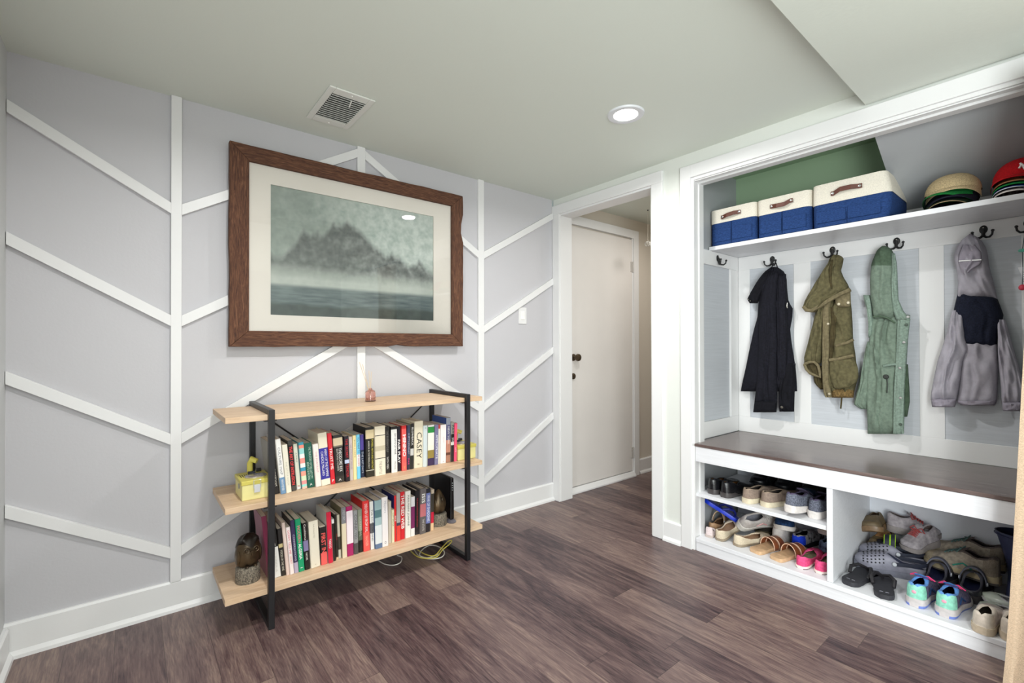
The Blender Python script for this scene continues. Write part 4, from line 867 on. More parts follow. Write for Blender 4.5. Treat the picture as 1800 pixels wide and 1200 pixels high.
# ------------------------------------------------------------------ caps
def cap(loc, rz, label, crown, brim, under=None, flatcap=False, R=.088, hh=.1, logo=None, stripes=None, name='baseball_cap', edge=None):
    r_ = root(name, loc, label, 'cap', 'caps stacked on the hat shelf', rz)
    rings = []; N = 32
    def ring(a, off):
        rr = (R-off)*math.cos(a)**(.75); z = (hh-off)*math.sin(a); return [(rr*math.cos(t)*(1.12+(.12 if flatcap else 0)*max(0, math.cos(t))*(1-a)), rr*math.sin(t), z) for t in [2*PI*k/N for k in range(N)]]
    al = [PI/2*k/9*.985 for k in range(10)]
    rings = [ring(a, 0) for a in al]+[ring(a, .0025) for a in al[::-1]]
    MB().loft(rings, cap=False).build('crown', crown, r_, smooth=True, ang=70)
    if not flatcap: MB().ball((0, 0, hh), .006, sc=(1, 1, .6)).build('button', crown, r_, smooth=True)
    bl = .062 if not flatcap else .03
    top = []; 
    for i in range(7):
        s = i/6; row = []
        for j in range(21):
            a = -1+2*j/20; th = a*1.15
            bx = R*1.12*math.cos(th); by = R*math.sin(th); ext = s*bl*(1-abs(a)**2.6)
            row.append((bx+ext, by*(1+.04*s), .006-.030*a*a*s-.020*s*s+.004*s))
        top.append(row)
    mb = MB(); v = [p for r in top for p in r]+[(p[0], p[1], p[2]-.003) for r in top for p in r]; n = 21; b0 = 7*n; f = []; mm = []
    for i in range(6):
        for j in range(20):
            f.append((i*n+j, i*n+j+1, (i+1)*n+j+1, (i+1)*n+j)); mm.append(0)
            f.append((b0+i*n+j, b0+(i+1)*n+j, b0+(i+1)*n+j+1, b0+i*n+j+1)); mm.append(1)
    for j in range(20): f.append((6*n+j, 6*n+j+1, b0+6*n+j+1, b0+6*n+j)); mm.append(2)
    for i in range(6):
        for j in (0, 20): f.append((i*n+j, (i+1)*n+j, b0+(i+1)*n+j, b0+i*n+j)); mm.append(0)
    mb.add(v, f, mm); mb.build('brim', [brim, under or brim, edge or brim], r_, smooth=True, ang=60)
    if logo:
        for s in logo: MB().tube([((R*1.0+.006)*math.cos(t)*1.08, (R+.006)*math.sin(t), z) for t, z in s[1]], .004, 6).build('emblem', s[0], r_, smooth=True)
TWD = cloth((190, 170, 132), noise=.2, nscale=260, bump=.4); GRN = cloth((24, 110, 50)); DNV = cloth((22, 24, 38), noise=.2); BRD = cloth((190, 24, 32), noise=.12)
PLD = mat('red_white_plaid', (180, 40, 50), .9, noise=.5, nscale=40, rgb2=(236, 226, 220)); KHA = cloth((170, 120, 84)); BLC = cloth((24, 60, 140))
zc = 1.7465+.026
rz = PI-.18
cap((.385, -2.155, zc), rz+.2, 'dark navy cap at the bottom of the stack under the tan cap', DNV, cloth((30, 44, 28)), edge=cloth((150, 130, 100)))
cap((.383, -2.158, zc+.017), rz+.25, 'navy cap with a black brim second from the shelf in the tan cap stack', DNV, DNV, edge=cloth((30, 30, 44)))
cap((.380, -2.160, zc+.035), rz-.05, 'green cap directly beneath the tan flat cap', GRN, GRN, under=cloth((20, 56, 34)))
cap((.381, -2.160, zc+.052), rz+.34, 'tan woven flat cap topping its stack on the hat shelf', TWD, TWD, flatcap=True, R=.094, hh=.082, name='flat_cap')
cap((.40, -2.372, zc), rz, 'red and white plaid cap at the bottom of the red stack', PLD, PLD, edge=flat((236, 230, 224)))
cap((.40, -2.373, zc+.014), rz, 'blue cap second from the shelf in the red stack', BLC, BLC, edge=flat((220, 224, 232)))
cap((.40, -2.374, zc+.026), rz, 'green cap in the middle of the red stack', cloth((30, 140, 70)), cloth((30, 140, 70)))
cap((.40, -2.375, zc+.038), rz, 'rust brown cap just beneath the red cap', KHA, KHA)
cap((.395, -2.376, zc+.052), rz, 'bright red cap with a white emblem topping its stack', BRD, BRD, R=.094, hh=.092,
    logo=[(flat((236, 232, 230)), [(.1+.05*k, .030+.012*math.sin(k*1.2)) for k in range(9)]), (flat((236, 232, 230)), [(.12+.05*k, .044+.006*math.cos(k*1.5)) for k in range(7)])])

# ------------------------------------------------------------------ curtain at the near edge of the closet
CUR = mat('tan_burlap', (198, 176, 152), .95, noise=.10, nscale=160, stretch=(1, 1, 2), bump=.4, bscale=300)
rings = []
for i in range(26):
    z = .004+2.07*i/25; ye = -2.344-.048*min(1, z/.97)**.8-.045*max(0, z-.97)
    r1 = []; r2 = []
    for j in range(60):
        s = j/59; y = ye-.42*s; ph = s*26
        x = -.175+.03*math.sin(ph)+.006*math.sin(ph*2.3+z*2)
        r1.append((x-.002, y, z)); r2.append((x+.002, y, z))
    rings.append(r1+r2[::-1])
cu = MB().loft(rings).build('curtain', CUR, smooth=True, o=(-.17, -2.55, .004)); tag(cu, 'tan woven curtain hanging at the near edge of the closet opening', 'curtain')
tag(MB().tube([(-.172, -2.41, 2.09), (-.172, -2.95, 2.09)], .009, 10).box(-.178, -.001, -2.95, -2.935, 2.08, 2.10).box(-.178, -.001, -2.425, -2.41, 2.08, 2.10).build('curtain_rod', IRON, o=(-.17, -2.7, 2.09)), 'black rod carrying the tan curtain beside the closet', 'rod')

# ------------------------------------------------------------------ footwear
WT = [(0,.26),(.02,.42),(.06,.58),(.14,.66),(.26,.67),(.40,.66),(.52,.74),(.64,.90),(.74,.98),(.83,.92),(.91,.74),(.96,.52),(.99,.28),(1,.16)]
ST = {
 'sneaker': dict(h=[(0,.055),(.05,.062),(.15,.056),(.28,.05),(.38,.056),(.46,.064),(.55,.058),(.68,.046),(.8,.036),(.92,.028),(1,.012)], o=[(0,0),(.03,.25),(.1,.55),(.3,.66),(.4,.5),(.47,.2),(.5,0),(1,0)], s=[(0,.034),(.3,.03),(.7,.022),(1,.02)]),
 'slipon': dict(h=[(0,.046),(.05,.054),(.15,.048),(.3,.042),(.42,.05),(.5,.052),(.6,.046),(.75,.036),(.9,.028),(1,.012)], o=[(0,0),(.03,.3),(.1,.6),(.3,.7),(.4,.55),(.48,.2),(.52,0),(1,0)], s=[(0,.026),(1,.022)]),
 'dress': dict(h=[(0,.056),(.05,.062),(.15,.056),(.3,.05),(.4,.056),(.48,.058),(.6,.048),(.75,.036),(.9,.028),(1,.012)], o=[(0,0),(.03,.3),(.1,.6),(.3,.7),(.4,.5),(.48,.15),(.52,0),(1,0)], s=[(0,.026),(.24,.024),(.27,.012),(1,.01)]),
 'flat': dict(h=[(0,.046),(.06,.046),(.15,.036),(.35,.022),(.55,.022),(.66,.028),(.75,.034),(.88,.028),(1,.01)], o=[(0,0),(.03,.4),(.09,.8),(.35,.9),(.58,.86),(.68,.5),(.73,0),(1,0)], s=[(0,.012),(1,.007)]),
 'clog': dict(h=[(0,.02),(.1,.026),(.3,.03),(.42,.05),(.5,.066),(.6,.07),(.72,.062),(.85,.048),(.95,.032),(1,.014)], o=[(0,0),(.04,.6),(.12,.8),(.36,.82),(.44,.7),(.5,.4),(.54,0),(1,0)], s=[(0,.03),(.5,.026),(1,.024)]),
 'hiker': dict(h=[(0,.075),(.05,.082),(.15,.07),(.26,.066),(.36,.078),(.44,.084),(.54,.072),(.68,.054),(.8,.042),(.92,.032),(1,.014)], o=[(0,0),(.03,.25),(.1,.55),(.3,.62),(.4,.45),(.46,.15),(.49,0),(1,0)], s=[(0,.036),(.3,.03),(.7,.026),(1,.024)]),
}
def shoe(name, label, loc, ang, style, cols, L=.27, W=.098, tilt=0, roll=0, lace=None, group=None, holes=False, strap=None, stripe=None, side=0, cat='shoe', emblem=None):
    st = ST[style]; r_ = root(name, loc, label, cat, group); r_.rotation_euler = (roll, tilt, ang)
    up, li, ri, he, to, so, ou = [cols.get(k) for k in ('upper', 'lining', 'rim', 'heel', 'toe', 'sole', 'outsole')]
    li = li or up; ri = ri or up; he = he or up; to = to or up; ou = ou or so
    N = 30; T = [.5-.5*math.cos(PI*i/N) for i in range(N+1)]
    def wd(t): return W/2*lerp(WT, t)
    def cy(t): return side*.10*W*math.sin(PI*min(1, max(0, (t-.3)/.7)))
    def spring(t): return .014*max(0, (t-.72)/.28)**2
    rings = []; A = 8
    for t in T:
        w_ = wd(t); h = lerp(st['h'], t); o = w_*lerp(st['o'], t); s0 = lerp(st['s'], t)+spring(t); x = L*t; c = cy(t); th = .0035
        out = []
        for k in range(A):
            a = PI/2*k/(A-1); out.append((o+(w_-o)*max(0, math.cos(a))**.55, h*math.sin(a)**.85))
        inn = []
        for k in range(A-1, 0, -1):
            a = PI/2*k/(A-1); oo = max(0, o-th); ww = max(.002, w_-th); inn.append((max(0, oo+(ww-oo)*max(0, math.cos(a))**.55), max(.004, (h-.003)*math.sin(a)**.85)))
        half = out+inn
        ring = [(x, c+y, s0+z) for y, z in half]+[(x, c, s0+.004)]+[(x, c-y, s0+z) for y, z in half[::-1]]
        rings.append(ring)
    nr = len(rings[0]); M_ = A+A-1
    def mf(i, j):
        k = j if j < M_ else nr-2-j
        t = (T[i]+T[min(i+1, N)])/2
        if k >= A: return 1
        if k == A-1: return 2
        if k >= A-3 and lerp(st['o'], t) > .05: return 2
        return 3 if t < .17 else (4 if t > .84 else 0)
    mb = MB(); mb.loft(rings, cap=False, closed=False, mfun=mf)
    b0 = 0; mb.f.append(tuple(range(0, A))+tuple(range(nr-A, nr))); mb.m.append(3)
    e = (N)*nr; mb.f.append(tuple(range(e, e+A))+tuple(range(e+nr-A, e+nr))); mb.m.append(4)
    upo = mb.build('upper', [up, li, ri, he, to], r_, smooth=True, ang=60)
    rings = []
    for t in T:
        w_ = wd(t)*1.05+.002; s = lerp(st['s'], t); z0 = spring(t); x = -.003+(L+.007)*t; c = cy(t)
        rings.append([(x, c-w_*.94, z0), (x, c-w_*.99, z0+s*.3), (x, c-w_*1.03, z0+s*.65), (x, c-w_, z0+s+.001), (x, c+w_, z0+s+.001), (x, c+w_*1.03, z0+s*.65), (x, c+w_*.99, z0+s*.3), (x, c+w_*.94, z0)])
    sm_ = MB().loft(rings, mfun=lambda i, j: 1 if j in (0, 6, 7) else 0); sm_.m[-1] = 0; sm_.m[-2] = 0
    sm_.build('sole', [so, ou], r_, smooth=True, ang=50)
    def top(t, f=0, dz=.0): w_ = wd(t); h = lerp(st['h'], t); a = math.acos(min(1, abs(f))**(1/.55)) if f else PI/2; return (L*t, cy(t)+f*w_, lerp(st['s'], t)+spring(t)+h*math.sin(a)**.85+dz)
    if lace:
        lm = MB()
        for k in range(5):
            t = .50+.045*k; lm.tube([top(t, f, .003) for f in (-.5, -.25, 0, .25, .5)], .0028, 6)
            if k < 4: lm.tube([top(t, -.45, .003), top(t+.022, 0, .005), top(t+.045, .45, .003)], .0024, 6)
        z = top(.5)[2]
        for s in (-1, 1): lm.tube([(L*.49, cy(.49), z+.004), (L*.46, s*.022, z+.014), (L*.50, s*.040, z-.002), (L*.54, s*.024, z+.001), (L*.50, 0, z+.004)], .0025, 6)
        lm.build('laces', lace, r_, smooth=True)
        tg = [(L*(.5-.12*k/4), 0, lerp(st['s'], .4)+lerp(st['h'], .5)+.004+.016*k/4) for k in range(5)]
        MB().loft([[(p[0], -.022, p[2]-.004), (p[0], 0, p[2]), (p[0], .022, p[2]-.004), (p[0]+.004, .022, p[2]-.008), (p[0]+.004, -.022, p[2]-.008)] for p in tg]).build('tongue', ri, r_, smooth=True)
    if holes:
        hm = MB()
        for i in range(6):
            for f in (-.9, -.66, -.3, .0, .34, .66, .86, .95):
                t = .58+.058*i+(.012 if f > .5 else 0)
                p = Vector(top(t, f))
                nrm = (Vector(top(t+.015, f))-Vector(top(t-.015, f))).cross(Vector(top(t, f+.06))-Vector(top(t, f-.06))).normalized()
                if nrm.z < 0: nrm = -nrm
                p = p+nrm*.0008
                u = nrm.orthogonal().normalized(); v = nrm.cross(u)
                hm.add([p+u*.0036*math.cos(a)+v*.0036*math.sin(a)-nrm*.0 for a in [2*PI*k/8 for k in range(8)]]+[p-nrm*.003+u*.004*math.cos(a)+v*.004*math.sin(a) for a in [2*PI*k/8 for k in range(8)]], [tuple(range(8)), tuple(range(8, 16))[::-1]]+[(k, (k+1) % 8, 8+(k+1) % 8, 8+k) for k in range(8)])
        hm.build('vent_holes', flat((28, 30, 36), .8), r_)
    if strap:
        sm, back = strap
        zz = lerp(st['s'], .4)+.035; pts = []
        for k in range(15):
            a = PI*k/14
            if back: pts.append((L*.44-(L*.46)*math.sin(a), (W*.40)*math.cos(a), zz+.012*math.sin(a)))
            else: pts.append((L*.44+.02*math.sin(a), W*.40*math.cos(a), zz-.005+.058*math.sin(a)))
        rg = []
        for i, p in enumerate(pts):
            if back: rg.append([(p[0]-.002, p[1], p[2]-.008), (p[0]-.002, p[1], p[2]+.008), (p[0]+.002, p[1]*.96, p[2]+.008), (p[0]+.002, p[1]*.96, p[2]-.008)])
            else: rg.append([(p[0]-.011, p[1]*1.04, p[2]+.003), (p[0]+.011, p[1]*1.04, p[2]+.003), (p[0]+.011, p[1]*.97, p[2]-.003), (p[0]-.011, p[1]*.97, p[2]-.003)])
        sp_ = MB().loft(rg).build('strap', sm, r_, smooth=True, ang=50)
        for s in (-1, 1): MB().lathe([(.0005, s*.004), (.008, s*.003), (.009, -s*.002)], (L*.44, s*W*.41, zz), 16, 1).build('rivet', flat((200, 204, 210), .35), sp_, smooth=True)
    if stripe:
        for s in (-1, 1):
            mb = MB().tube([(L*.3, s*(wd(.3)+.001), lerp(st['s'], .3)+.012), (L*.42, s*(wd(.42)*.97+.001), lerp(st['s'], .42)+.03), (L*.55, s*(wd(.55)*.98+.0015), lerp(st['s'], .55)+.012)], .0035, 6); mb.build('side_stripe', stripe, r_, smooth=True)
    if emblem:
        for m_, yy, zz, rr in emblem: MB().ball((-.002+.0, yy, zz), rr, 10, sc=(.35, 1, .8)).build('heel_emblem', m_, r_, smooth=True)
    return r_
def Z_(z, px, py): p = aZ(z, px, py); return (p.x, p.y, z)
def slab(rw, L, W, th, T0=0, wt=WT, zf=None):
    N = 26; rg = []
    for i in range(N+1):
        t = .5-.5*math.cos(PI*i/N); w_ = W/2*lerp(wt, t); z = zf(t) if zf else 0
        rg.append([(L*t, -w_*.96, z), (L*t, -w_, z+th*.5), (L*t, -w_*.97, z+th), (L*t, w_*.97, z+th), (L*t, w_, z+th*.5), (L*t, w_*.96, z)])
    return rg
FWT = [(0,.3),(.03,.5),(.1,.72),(.25,.76),(.4,.7),(.55,.78),(.7,.96),(.82,.98),(.92,.8),(.97,.55),(1,.25)]
def flipflop(label, loc, ang, m, strapm, L=.255, W=.098, group=None, tilt=0, logo=None):
    r_ = root('flip_flop', loc, label, 'sandal', group); r_.rotation_euler = (0, tilt, ang)
    MB().loft(slab(None, L, W, .02, wt=FWT)).build('footbed', m, r_, smooth=True, ang=50)
    mb = MB()
    for s in (-1, 1): mb.tube([(L*.80, .0, .02), (L*.77, s*.004, .036), (L*.66, s*.026, .05), (L*.52, s*.041, .044), (L*.42, s*W*.37, .022)], [.005, .006, .007, .008, .007], 8)
    mb.build('thong_strap', strapm, r_, smooth=True)
    if logo:
        for s in (-1, 1): MB().tube([(L*.12, s*.004, .0208), (L*.135, s*.01, .0208), (L*.12, s*.016, .0208)], .0012, 5).build('heel_mark', logo, r_)
def slide(label, loc, ang, m, sm, edge, L=.25, W=.092, group=None, name='slide_sandal'):
    r_ = root(name, loc, label, 'sandal', group, ang)
    MB().loft(slab(None, L, W, .018, wt=[(0,.5),(.02,.68),(.1,.78),(.3,.74),(.5,.76),(.7,.94),(.85,.95),(.95,.8),(.99,.6),(1,.5)])).build('footbed', m, r_, smooth=True, ang=50)
    for ta, tb, hz in ((.42, .56, .056), (.60, .76, .05)):
        def band(ex, dz):
            rg = []
            for k in range(19):
                a = PI*k/18; c, s = math.cos(a), math.sin(a)**.8
                w1 = W/2*.86
                rg.append([(L*ta-ex, c*(w1+.002), .008+(hz+.001)*s+dz), (L*tb+ex, c*(w1+.002), .008+hz*s*.92+dz), (L*tb+ex, c*(w1-.002), .004+hz*s*.92), (L*ta-ex, c*(w1-.002), .004+hz*s)])
            return rg
        MB().loft(band(0, 0)).build('strap', sm, r_, smooth=True, ang=60)
        for t in (ta, tb):
            MB().tube([(L*t, math.cos(PI*k/18)*(W/2*.86), .007+hz*(1 if t == ta else .92)*math.sin(PI*k/18)**.8) for k in range(19)], .0022, 6).build('strap_edge', edge, r_, smooth=True)
def boot(label, loc, ang, m, lin_, L=.27, H_=.27):
    r_ = root('rain_boot', loc, label, 'boot', None, ang)
    rg = []
    for z, xc, rx, ry in ((.02, .12, .125, .045), (.045, .118, .118, .044), (.065, .105, .10, .042), (.085, .08, .072, .042), (.11, .062, .056, .045), (.15, .056, .056, .052), (.20, .056, .062, .064), (.25, .056, .068, .077), (H_, .056, .07, .084)):
        rg.append([(xc+rx*math.cos(t), ry*math.sin(t), z) for t in [2*PI*k/28 for k in range(28)]])
    inner = [[(.056+(q[0]-.056)*.94, q[1]*.94, q[2]) for q in r] for r in rg[::-1][:6]]
    n = len(rg); MB().loft(rg+inner, cap=True, mfun=lambda i, j: 1 if i >= n else 0).build('shaft', [m, lin_], r_, smooth=True, ang=50)
    MB().loft([[(.12+(.127+d)*math.cos(t), (.047+d)*math.sin(t), z) for t in [2*PI*k/28 for k in range(28)]] for z, d in ((0, -.004), (.012, 0), (.022, -.001))]).build('sole', rubber((40, 44, 60)), r_, smooth=True)
    MB().tube([(.056+.0705*math.cos(t), .0835*math.sin(t), H_-.012) for t in [2*PI*k/28 for k in range(28)]], .003, 6, closed=True).build('top_rim', m, r_, smooth=True)
ZS, ZD = .3206, .0726
GS = 'shoes on the upper cubby shelf'; GD = 'shoes on the lower cubby deck'; GR = 'shoes in the open cubby'
bl = leather((24, 24, 28), .22); blm = leather((20, 20, 26), .3); tanl = leather((168, 122, 66), .6); bs = rubber((70, 66, 66), .35)
c = dict(upper=bl, lining=tanl, rim=bl, sole=bs)
shoe('dress_shoe', 'black leather dress shoe with tan lining closest to the closet jamb on the shoe shelf', Z_(ZS, 1250, 868), -.05, 'dress', c, .28, .095, group=GS)
shoe('dress_shoe', 'black leather dress shoe with tan lining, second from the jamb beside the taupe slip-ons', Z_(ZS, 1272, 874), -.12, 'dress', c, .28, .095, group=GS)
tp = cloth((150, 132, 120), noise=.12, nscale=120); cs = rubber((214, 202, 176)); tli = cloth((86, 78, 74))
c = dict(upper=tp, lining=tli, rim=cloth((170, 150, 132)), sole=cs)
shoe('slip_on_shoe', 'taupe canvas slip-on with a cream sole next to the black dress shoes', Z_(ZS, 1310, 884), -.22, 'slipon', c, .26, .092, group=GS)
shoe('slip_on_shoe', 'taupe canvas slip-on with a cream sole next to the tilted grey runner', Z_(ZS, 1342, 890), -.34, 'slipon', c, .26, .092, group=GS)
gk = cloth((104, 108, 122), noise=.4, nscale=150); ws = rubber((224, 218, 214)); dk = cloth((36, 34, 48)); pu = cloth((84, 76, 100))
c = dict(upper=gk, lining=dk, rim=pu, heel=gk, sole=ws, toe=gk)
p = Z_(ZS+.024, 1386, 900); shoe('running_shoe', 'grey knit running shoe with a white sole, heel tilted up beside the taupe slip-on', p, -.15, 'sneaker', c, .27, .09, tilt=.09, group=GS, lace=dk)
shoe('running_shoe', 'grey knit running shoe with a thick white sole against the divider on the shoe shelf', Z_(ZS, 1429, 911), -.06, 'sneaker', c, .27, .092, group=GS, lace=dk)
b1 = leather((18, 20, 26), .25); b2 = leather((22, 24, 30), .35)
shoe('dress_shoe', 'large glossy black shoe at the back of the shoe shelf behind the taupe slip-ons', (.57, -1.325, ZS), PI, 'hiker', dict(upper=b1, lining=b2, sole=rubber((30, 32, 36))), .225, .11, group=GS)
shoe('dress_shoe', 'black shoe with a pale oval badge at the back of the shoe shelf', (.57, -1.455, ZS), PI, 'hiker', dict(upper=b2, lining=b2, sole=rubber((26, 28, 32)), toe=b2), .22, .108, group=GS, lace=flat((190, 188, 184)))
shoe('black_sneaker', 'black sneaker with dark blue gleams behind the grey running shoes', (.57, -1.58, ZS), PI, 'sneaker', dict(upper=b2, lining=dk, sole=rubber((34, 36, 44)), toe=leather((40, 70, 100), .3)), .21, .095, group=GS)
shoe('moccasin', 'tan suede moccasin at the back corner of the shoe shelf by the divider', (.575, -1.71, ZS), PI, 'slipon', dict(upper=cloth((150, 110, 70)), lining=dk, sole=rubber((120, 90, 60))), .20, .092, group=GS, lace=cloth((70, 50, 34)))

# lower deck
be = cloth((214, 200, 176), noise=.08, nscale=240); bei = leather((186, 152, 124), .6); bes = rubber((150, 136, 116))
c = dict(upper=be, lining=bei, rim=cloth((226, 210, 186)), sole=bes)
shoe('ballet_flat', 'beige fabric ballet flat by the jamb, its toe resting up behind the heel', Z_(ZD, 1264, 950), .02, 'flat', c, .24, .088, tilt=-.14, group=GD)
shoe('ballet_flat', 'beige fabric ballet flat beside the brown slide sandals', Z_(ZD, 1293, 959), -.32, 'flat', c, .24, .088, group=GD)
sf = leather((206, 170, 132), .55); ss = leather((130, 72, 42), .45); se = leather((232, 196, 168), .5)
slide('brown strapped slide sandal beside the beige ballet flats', Z_(ZD, 1326, 972), -.22, sf, ss, se, group=GD)
slide('brown strapped slide sandal beside the pink shoes', Z_(ZD, 1362, 985), -.24, sf, ss, se, group=GD)
pk = cloth((232, 84, 136), noise=.12, nscale=90); pki = cloth((150, 144, 116)); c = dict(upper=pk, lining=pki, rim=cloth((236, 92, 146)), sole=rubber((236, 222, 214)), outsole=rubber((120, 92, 96)))
shoe('pink_flat', 'bright pink slip-on flat next to the brown slides', Z_(ZD, 1407, 999), .0, 'flat', c, .24, .08, group=GD)
shoe('pink_flat', 'bright pink slip-on flat against the white divider', Z_(ZD, 1440, 1008), .0, 'flat', c, .24, .08, group=GD)
wc = cloth((206, 200, 196), noise=.08, nscale=60); wso = rubber((220, 216, 210)); pst = flat((222, 170, 170), .5)
shoe('white_sneaker', 'white sneaker with a pink side stripe tipped over behind the beige flats', (.205, -1.285, ZD+.055), -.42, 'sneaker', dict(upper=wc, lining=cloth((150, 150, 160)), sole=wso), .27, .098, roll=.75, tilt=-.10, group=GD, lace=cloth((214, 210, 206)), stripe=pst)
shoe('white_sneaker', 'white canvas sneaker standing with knotted laces behind the brown slide', (.26, -1.468, ZD), .03, 'sneaker', dict(upper=wc, lining=cloth((120, 124, 150)), sole=wso), .25, .096, group=GD, lace=cloth((220, 216, 212)))
BFP = aX(.17, 1237, 880); BFV = (aX(.27, 1288, 912)-BFP).normalized()
blf = rubber((24, 60, 214), .4)
flipflop('bright blue flip-flop slanting across the back of the lower deck by the jamb', BFP, math.atan2(BFV.y, BFV.x), blf, rubber((30, 40, 130)), L=.235, tilt=math.asin(-BFV.z), group=GD)
shoe('strappy_sandal', 'tan strappy wedge sandal tucked against the jamb under the blue flip-flop', (.14, -1.165, ZD), .1, 'flat', dict(upper=leather((176, 140, 106)), lining=leather((150, 116, 88)), sole=leather((190, 160, 128))), .23, .082, group=GD, strap=(leather((196, 166, 134)), False), cat='sandal')
shoe('pale_flat', 'pale pink shoe at the jamb corner below the tan strappy sandal', (.07, -1.185, ZD), .12, 'flat', dict(upper=cloth((222, 206, 206)), lining=cloth((170, 150, 146)), sole=rubber((190, 176, 170))), .06, .06, group=GD)
shoe('dark_sneaker', 'dark olive laced shoe at the back of the lower deck behind the blue flip-flop', (.57, -1.30, ZD), PI+.3, 'sneaker', dict(upper=cloth((44, 40, 36)), lining=dk, sole=rubber((70, 64, 44))), .27, .1, group=GD, lace=cloth((90, 84, 70)))
NT = aZ(ZD+.09, 1378, 934)
ny = cloth((36, 62, 100), noise=.25, nscale=90)
shoe('navy_sneaker', 'navy canvas sneaker with a white rim sole standing over the plaid slipper', (NT.x+.2384, NT.y+.075, ZD+.085), PI+.305, 'slipon', dict(upper=ny, lining=cloth((30, 40, 70)), sole=wso), .25, .098, tilt=.0, group=GD, lace=cloth((60, 84, 120)))
pl = mat('black_white_plaid', (40, 40, 48), .9, noise=.6, nscale=55, stretch=(1, 1, 1), rgb2=(200, 200, 206))
shoe('plaid_slipper', 'black and white plaid slipper with a blue heel behind the brown slides', (.275, -1.557, ZD), -.10, 'slipon', dict(upper=pl, lining=dk, heel=cloth((30, 66, 214)), sole=rubber((30, 32, 40))), .25, .095, group=GD)
nf = mat('navy_floral', (34, 50, 100), .85, noise=.5, nscale=30, rgb2=(150, 176, 214))
shoe('patterned_slipper', 'navy slipper with pale blue patches by the divider on the lower deck', (.285, -1.682, ZD), -.03, 'slipon', dict(upper=nf, lining=dk, sole=rubber((110, 94, 84))), .25, .096, group=GD)
shoe('navy_sneaker', 'blue sneaker with a cream toe at the back of the lower deck by the divider', (.57, -1.68, ZD+.09), PI, 'sneaker', dict(upper=cloth((66, 76, 116)), toe=cloth((216, 206, 184)), lining=dk, sole=wso), .25, .096, group=GD)
gsl = root('grey_insole', (.17, -1.70, ZD), 'flat grey shoe insole lying behind the pink flats', 'insole', GD, .25)
MB().loft(slab(None, .24, .085, .008, wt=FWT)).build('insole', cloth((150, 156, 154)), gsl, smooth=True, ang=50)

# open cubby
fb = rubber((44, 44, 50)); fs = rubber((34, 32, 36))
flipflop('black flip-flop against the divider in the open cubby', (.045, -1.848, ZD), -.17, fb, fs, L=.235, logo=flat((140, 140, 150)), group=GR)
flipflop('black flip-flop between the other flip-flop and the turquoise runners', (.028, -1.985, ZD), .26, fb, fs, L=.22, logo=flat((140, 140, 150)), group=GR)
gc = rubber((132, 132, 146), .5); gci = rubber((64, 68, 92)); c = dict(upper=gc, lining=gci, rim=gc, sole=rubber((122, 124, 138)))
shoe('clog', 'grey perforated clog in front of its mate in the open cubby', (.372, -2.062, ZD), 1.87, 'clog', c, .262, .108, holes=True, strap=(rubber((40, 44, 60)), True), group=GR)
shoe('clog', 'grey perforated clog behind its mate near the divider', (.485, -2.05, ZD+.012), 1.92, 'clog', c, .262, .108, holes=True, strap=(rubber((40, 44, 60)), True), group=GR)
bk_ = rubber((42, 42, 50), .4); c = dict(upper=bk_, lining=rubber((30, 36, 74)), rim=rubber((70, 70, 80)), sole=rubber((66, 62, 64)))
shoe('clog', 'black clog with navy lining behind the turquoise running shoes', (.275, -2.105, ZD), -.0, 'clog', c, .21, .104, strap=(rubber((92, 94, 108)), False), group=GR)
shoe('clog', 'black clog with navy lining beside the hiking shoe', (.275, -2.214, ZD), -.04, 'clog', c, .21, .104, strap=(rubber((92, 94, 108)), False), group=GR)
br = leather((108, 92, 66), .6); shoe('brown_shoe', 'brown suede shoe in the back corner of the open cubby by the divider', (.585, -1.885, ZD+.045), 3.0, 'slipon', dict(upper=br, lining=leather((70, 50, 34)), sole=leather((176, 136, 90))), .14, .10, group=GR, lace=leather((150, 110, 70)))
shoe('brown_shoe', 'second brown suede shoe leaning on its mate at the back of the open cubby', (.585, -1.855, ZD+.128), 3.0, 'slipon', dict(upper=br, lining=leather((70, 50, 34)), sole=leather((130, 104, 76))), .14, .10, roll=.3, group=GR)
gl = mat('worn_grey_suede', (168, 160, 166), .85, noise=.14, nscale=60, rgb2=(190, 182, 186), bump=.2); rl = cloth((190, 90, 90))
shoe('grey_sneaker', 'worn pale grey sneaker with red laces lying at the cubby back panel', (.552, -1.885, ZD+.135), -1.42, 'sneaker', dict(upper=gl, lining=cloth((120, 104, 100)), sole=rubber((150, 142, 140))), .20, .09, group=GR, lace=rl)
shoe('grey_sneaker', 'worn pale grey sneaker with red laces, toe toward the room over the neon sandals', (.55, -2.075, ZD+.125), 2.5, 'sneaker', dict(upper=gl, lining=cloth((120, 104, 100)), sole=rubber((150, 142, 140))), .165, .092, tilt=.22, group=GR, lace=rl)
nb = rubber((28, 34, 48)); neo = flat((176, 226, 40), .5)
slide('black sandal with neon green straps behind the grey clogs', (.555, -1.93, ZD), -1.5, nb, nb, neo, L=.2, W=.08, group=GR, name='neon_sandal')
slide('black sandal with neon green straps beside the worn grey sneaker', (.463, -1.985, ZD+.086), 1.75, nb, nb, neo, L=.12, W=.075, group=GR, name='neon_sandal')
hk = mat('trail_shoe_fabric', (168, 156, 142), .85, noise=.14, nscale=80, rgb2=(192, 178, 160), bump=.25); hl = cloth((70, 62, 62)); tl = cloth((110, 140, 136)); te = cloth((70, 160, 140))
c = dict(upper=hk, lining=hl, rim=cloth((116, 104, 100)), heel=cloth((150, 138, 124)), toe=cloth((186, 172, 148)), sole=rubber((186, 170, 138)), outsole=rubber((90, 84, 80)))
shoe('hiking_shoe', 'grey-tan hiking shoe with teal laces in front of its mate', (.43, -2.292, ZD+.05), 1.36, 'hiker', c, .255, .105, group=GR, lace=tl, stripe=te)
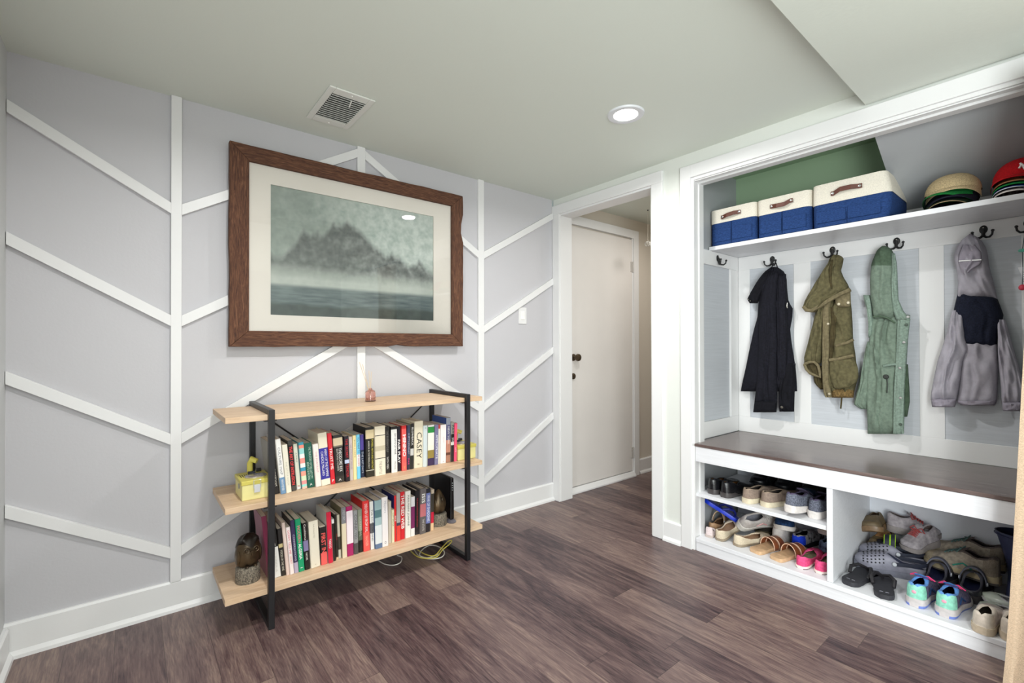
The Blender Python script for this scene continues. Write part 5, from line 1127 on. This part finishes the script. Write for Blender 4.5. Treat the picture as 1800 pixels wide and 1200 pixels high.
shoe('hiking_shoe', 'grey-tan hiking shoe with teal laces beside the navy rain boot', (.54, -2.30, ZD+.075), 1.47, 'hiker', c, .25, .1, group=GR, lace=tl, stripe=te)
boot('navy rubber rain boot standing at the curtain end of the open cubby', (.562, -2.355, ZD), PI, rubber((66, 72, 104), .35), rubber((34, 42, 84)))
mint = cloth((146, 214, 192), noise=.12, nscale=60); rb = cloth((44, 74, 120)); rr_ = cloth((100, 150, 214)); pkl = flat((244, 70, 130), .6); gy = rubber((196, 190, 190)); rbo = rubber((110, 130, 200))
c = dict(upper=cloth((96, 92, 118), noise=.3, nscale=60), lining=cloth((50, 60, 110)), rim=rr_, heel=mint, toe=cloth((150, 140, 150)), sole=gy, outsole=rbo)
em = [(flat((232, 160, 180)), 0, .062, .008)]
shoe('running_shoe', 'turquoise and blue running shoe with pink laces beside the black flip-flop', Z_(ZD, 1607, 1066), -.06, 'sneaker', c, .235, .096, group=GR, lace=pkl, stripe=rb, emblem=em)
shoe('running_shoe', 'turquoise and blue running shoe with pink laces beside the pale iridescent shoes', Z_(ZD, 1660, 1084), -.06, 'sneaker', c, .235, .096, group=GR, lace=pkl, stripe=rb, emblem=em)
ir = mat('iridescent_vinyl', (222, 220, 224), .25, noise=.16, nscale=8, rgb2=(222, 232, 214), coat=.5)
c = dict(upper=ir, lining=cloth((210, 208, 212)), rim=cloth((226, 224, 228)), sole=rubber((226, 222, 226)))
shoe('iridescent_flat', 'pale iridescent shoe in front of its mate behind the worn white sneakers', (.225, -2.45, ZD), 1.50, 'flat', c, .20, .08, group=GR)
shoe('iridescent_flat', 'pale iridescent shoe just behind its mate below the rain boot', (.305, -2.45, ZD+.012), 1.50, 'flat', c, .20, .08, group=GR)
ow = cloth((214, 202, 194), noise=.16, nscale=50); og = leather((216, 204, 190), .7); c = dict(upper=ow, lining=cloth((150, 138, 128)), rim=og, heel=og, sole=rubber((196, 180, 158)))
shoe('old_white_sneaker', 'worn dirty white sneaker with a crushed heel at the deck front', Z_(ZD, 1725, 1114), -.10, 'slipon', c, .195, .09, group=GR)
shoe('old_white_sneaker', 'worn dirty white sneaker half hidden by the curtain', Z_(ZD, 1777, 1129), -.03, 'slipon', c, .195, .09, group=GR)

# ------------------------------------------------------------------ lettering becomes thin mesh, fitted to its spine
bpy.context.view_layer.update()
dg = bpy.context.evaluated_depsgraph_get()
for o, mtx, ln, hh in TEXTS:
    me = bpy.data.meshes.new_from_object(o.evaluated_get(dg))
    if len(me.vertices) == 0: bpy.data.objects.remove(o); continue
    xs = [v.co.x for v in me.vertices]; ys = [v.co.y for v in me.vertices]
    cx, cy = (max(xs)+min(xs))/2, (max(ys)+min(ys))/2
    sx = ln/max(max(xs)-min(xs), 1e-4); sy = hh/max(max(ys)-min(ys), 1e-4)
    if o.data.body != 'I': sy = min(sy, sx*1.6)
    if o.data.body != 'I': sx = min(sx, sy*1.5)
    for v in me.vertices: v.co.x = (v.co.x-cx)*sx; v.co.y = (v.co.y-cy)*sy
    nm, par = o.name, o.parent
    mm = o.data.materials[0]; bpy.data.objects.remove(o)
    if not me.materials: me.materials.append(mm)
    n = bpy.data.objects.new('spine_lettering', me); COL.objects.link(n); n.parent = par; n.matrix_local = mtx
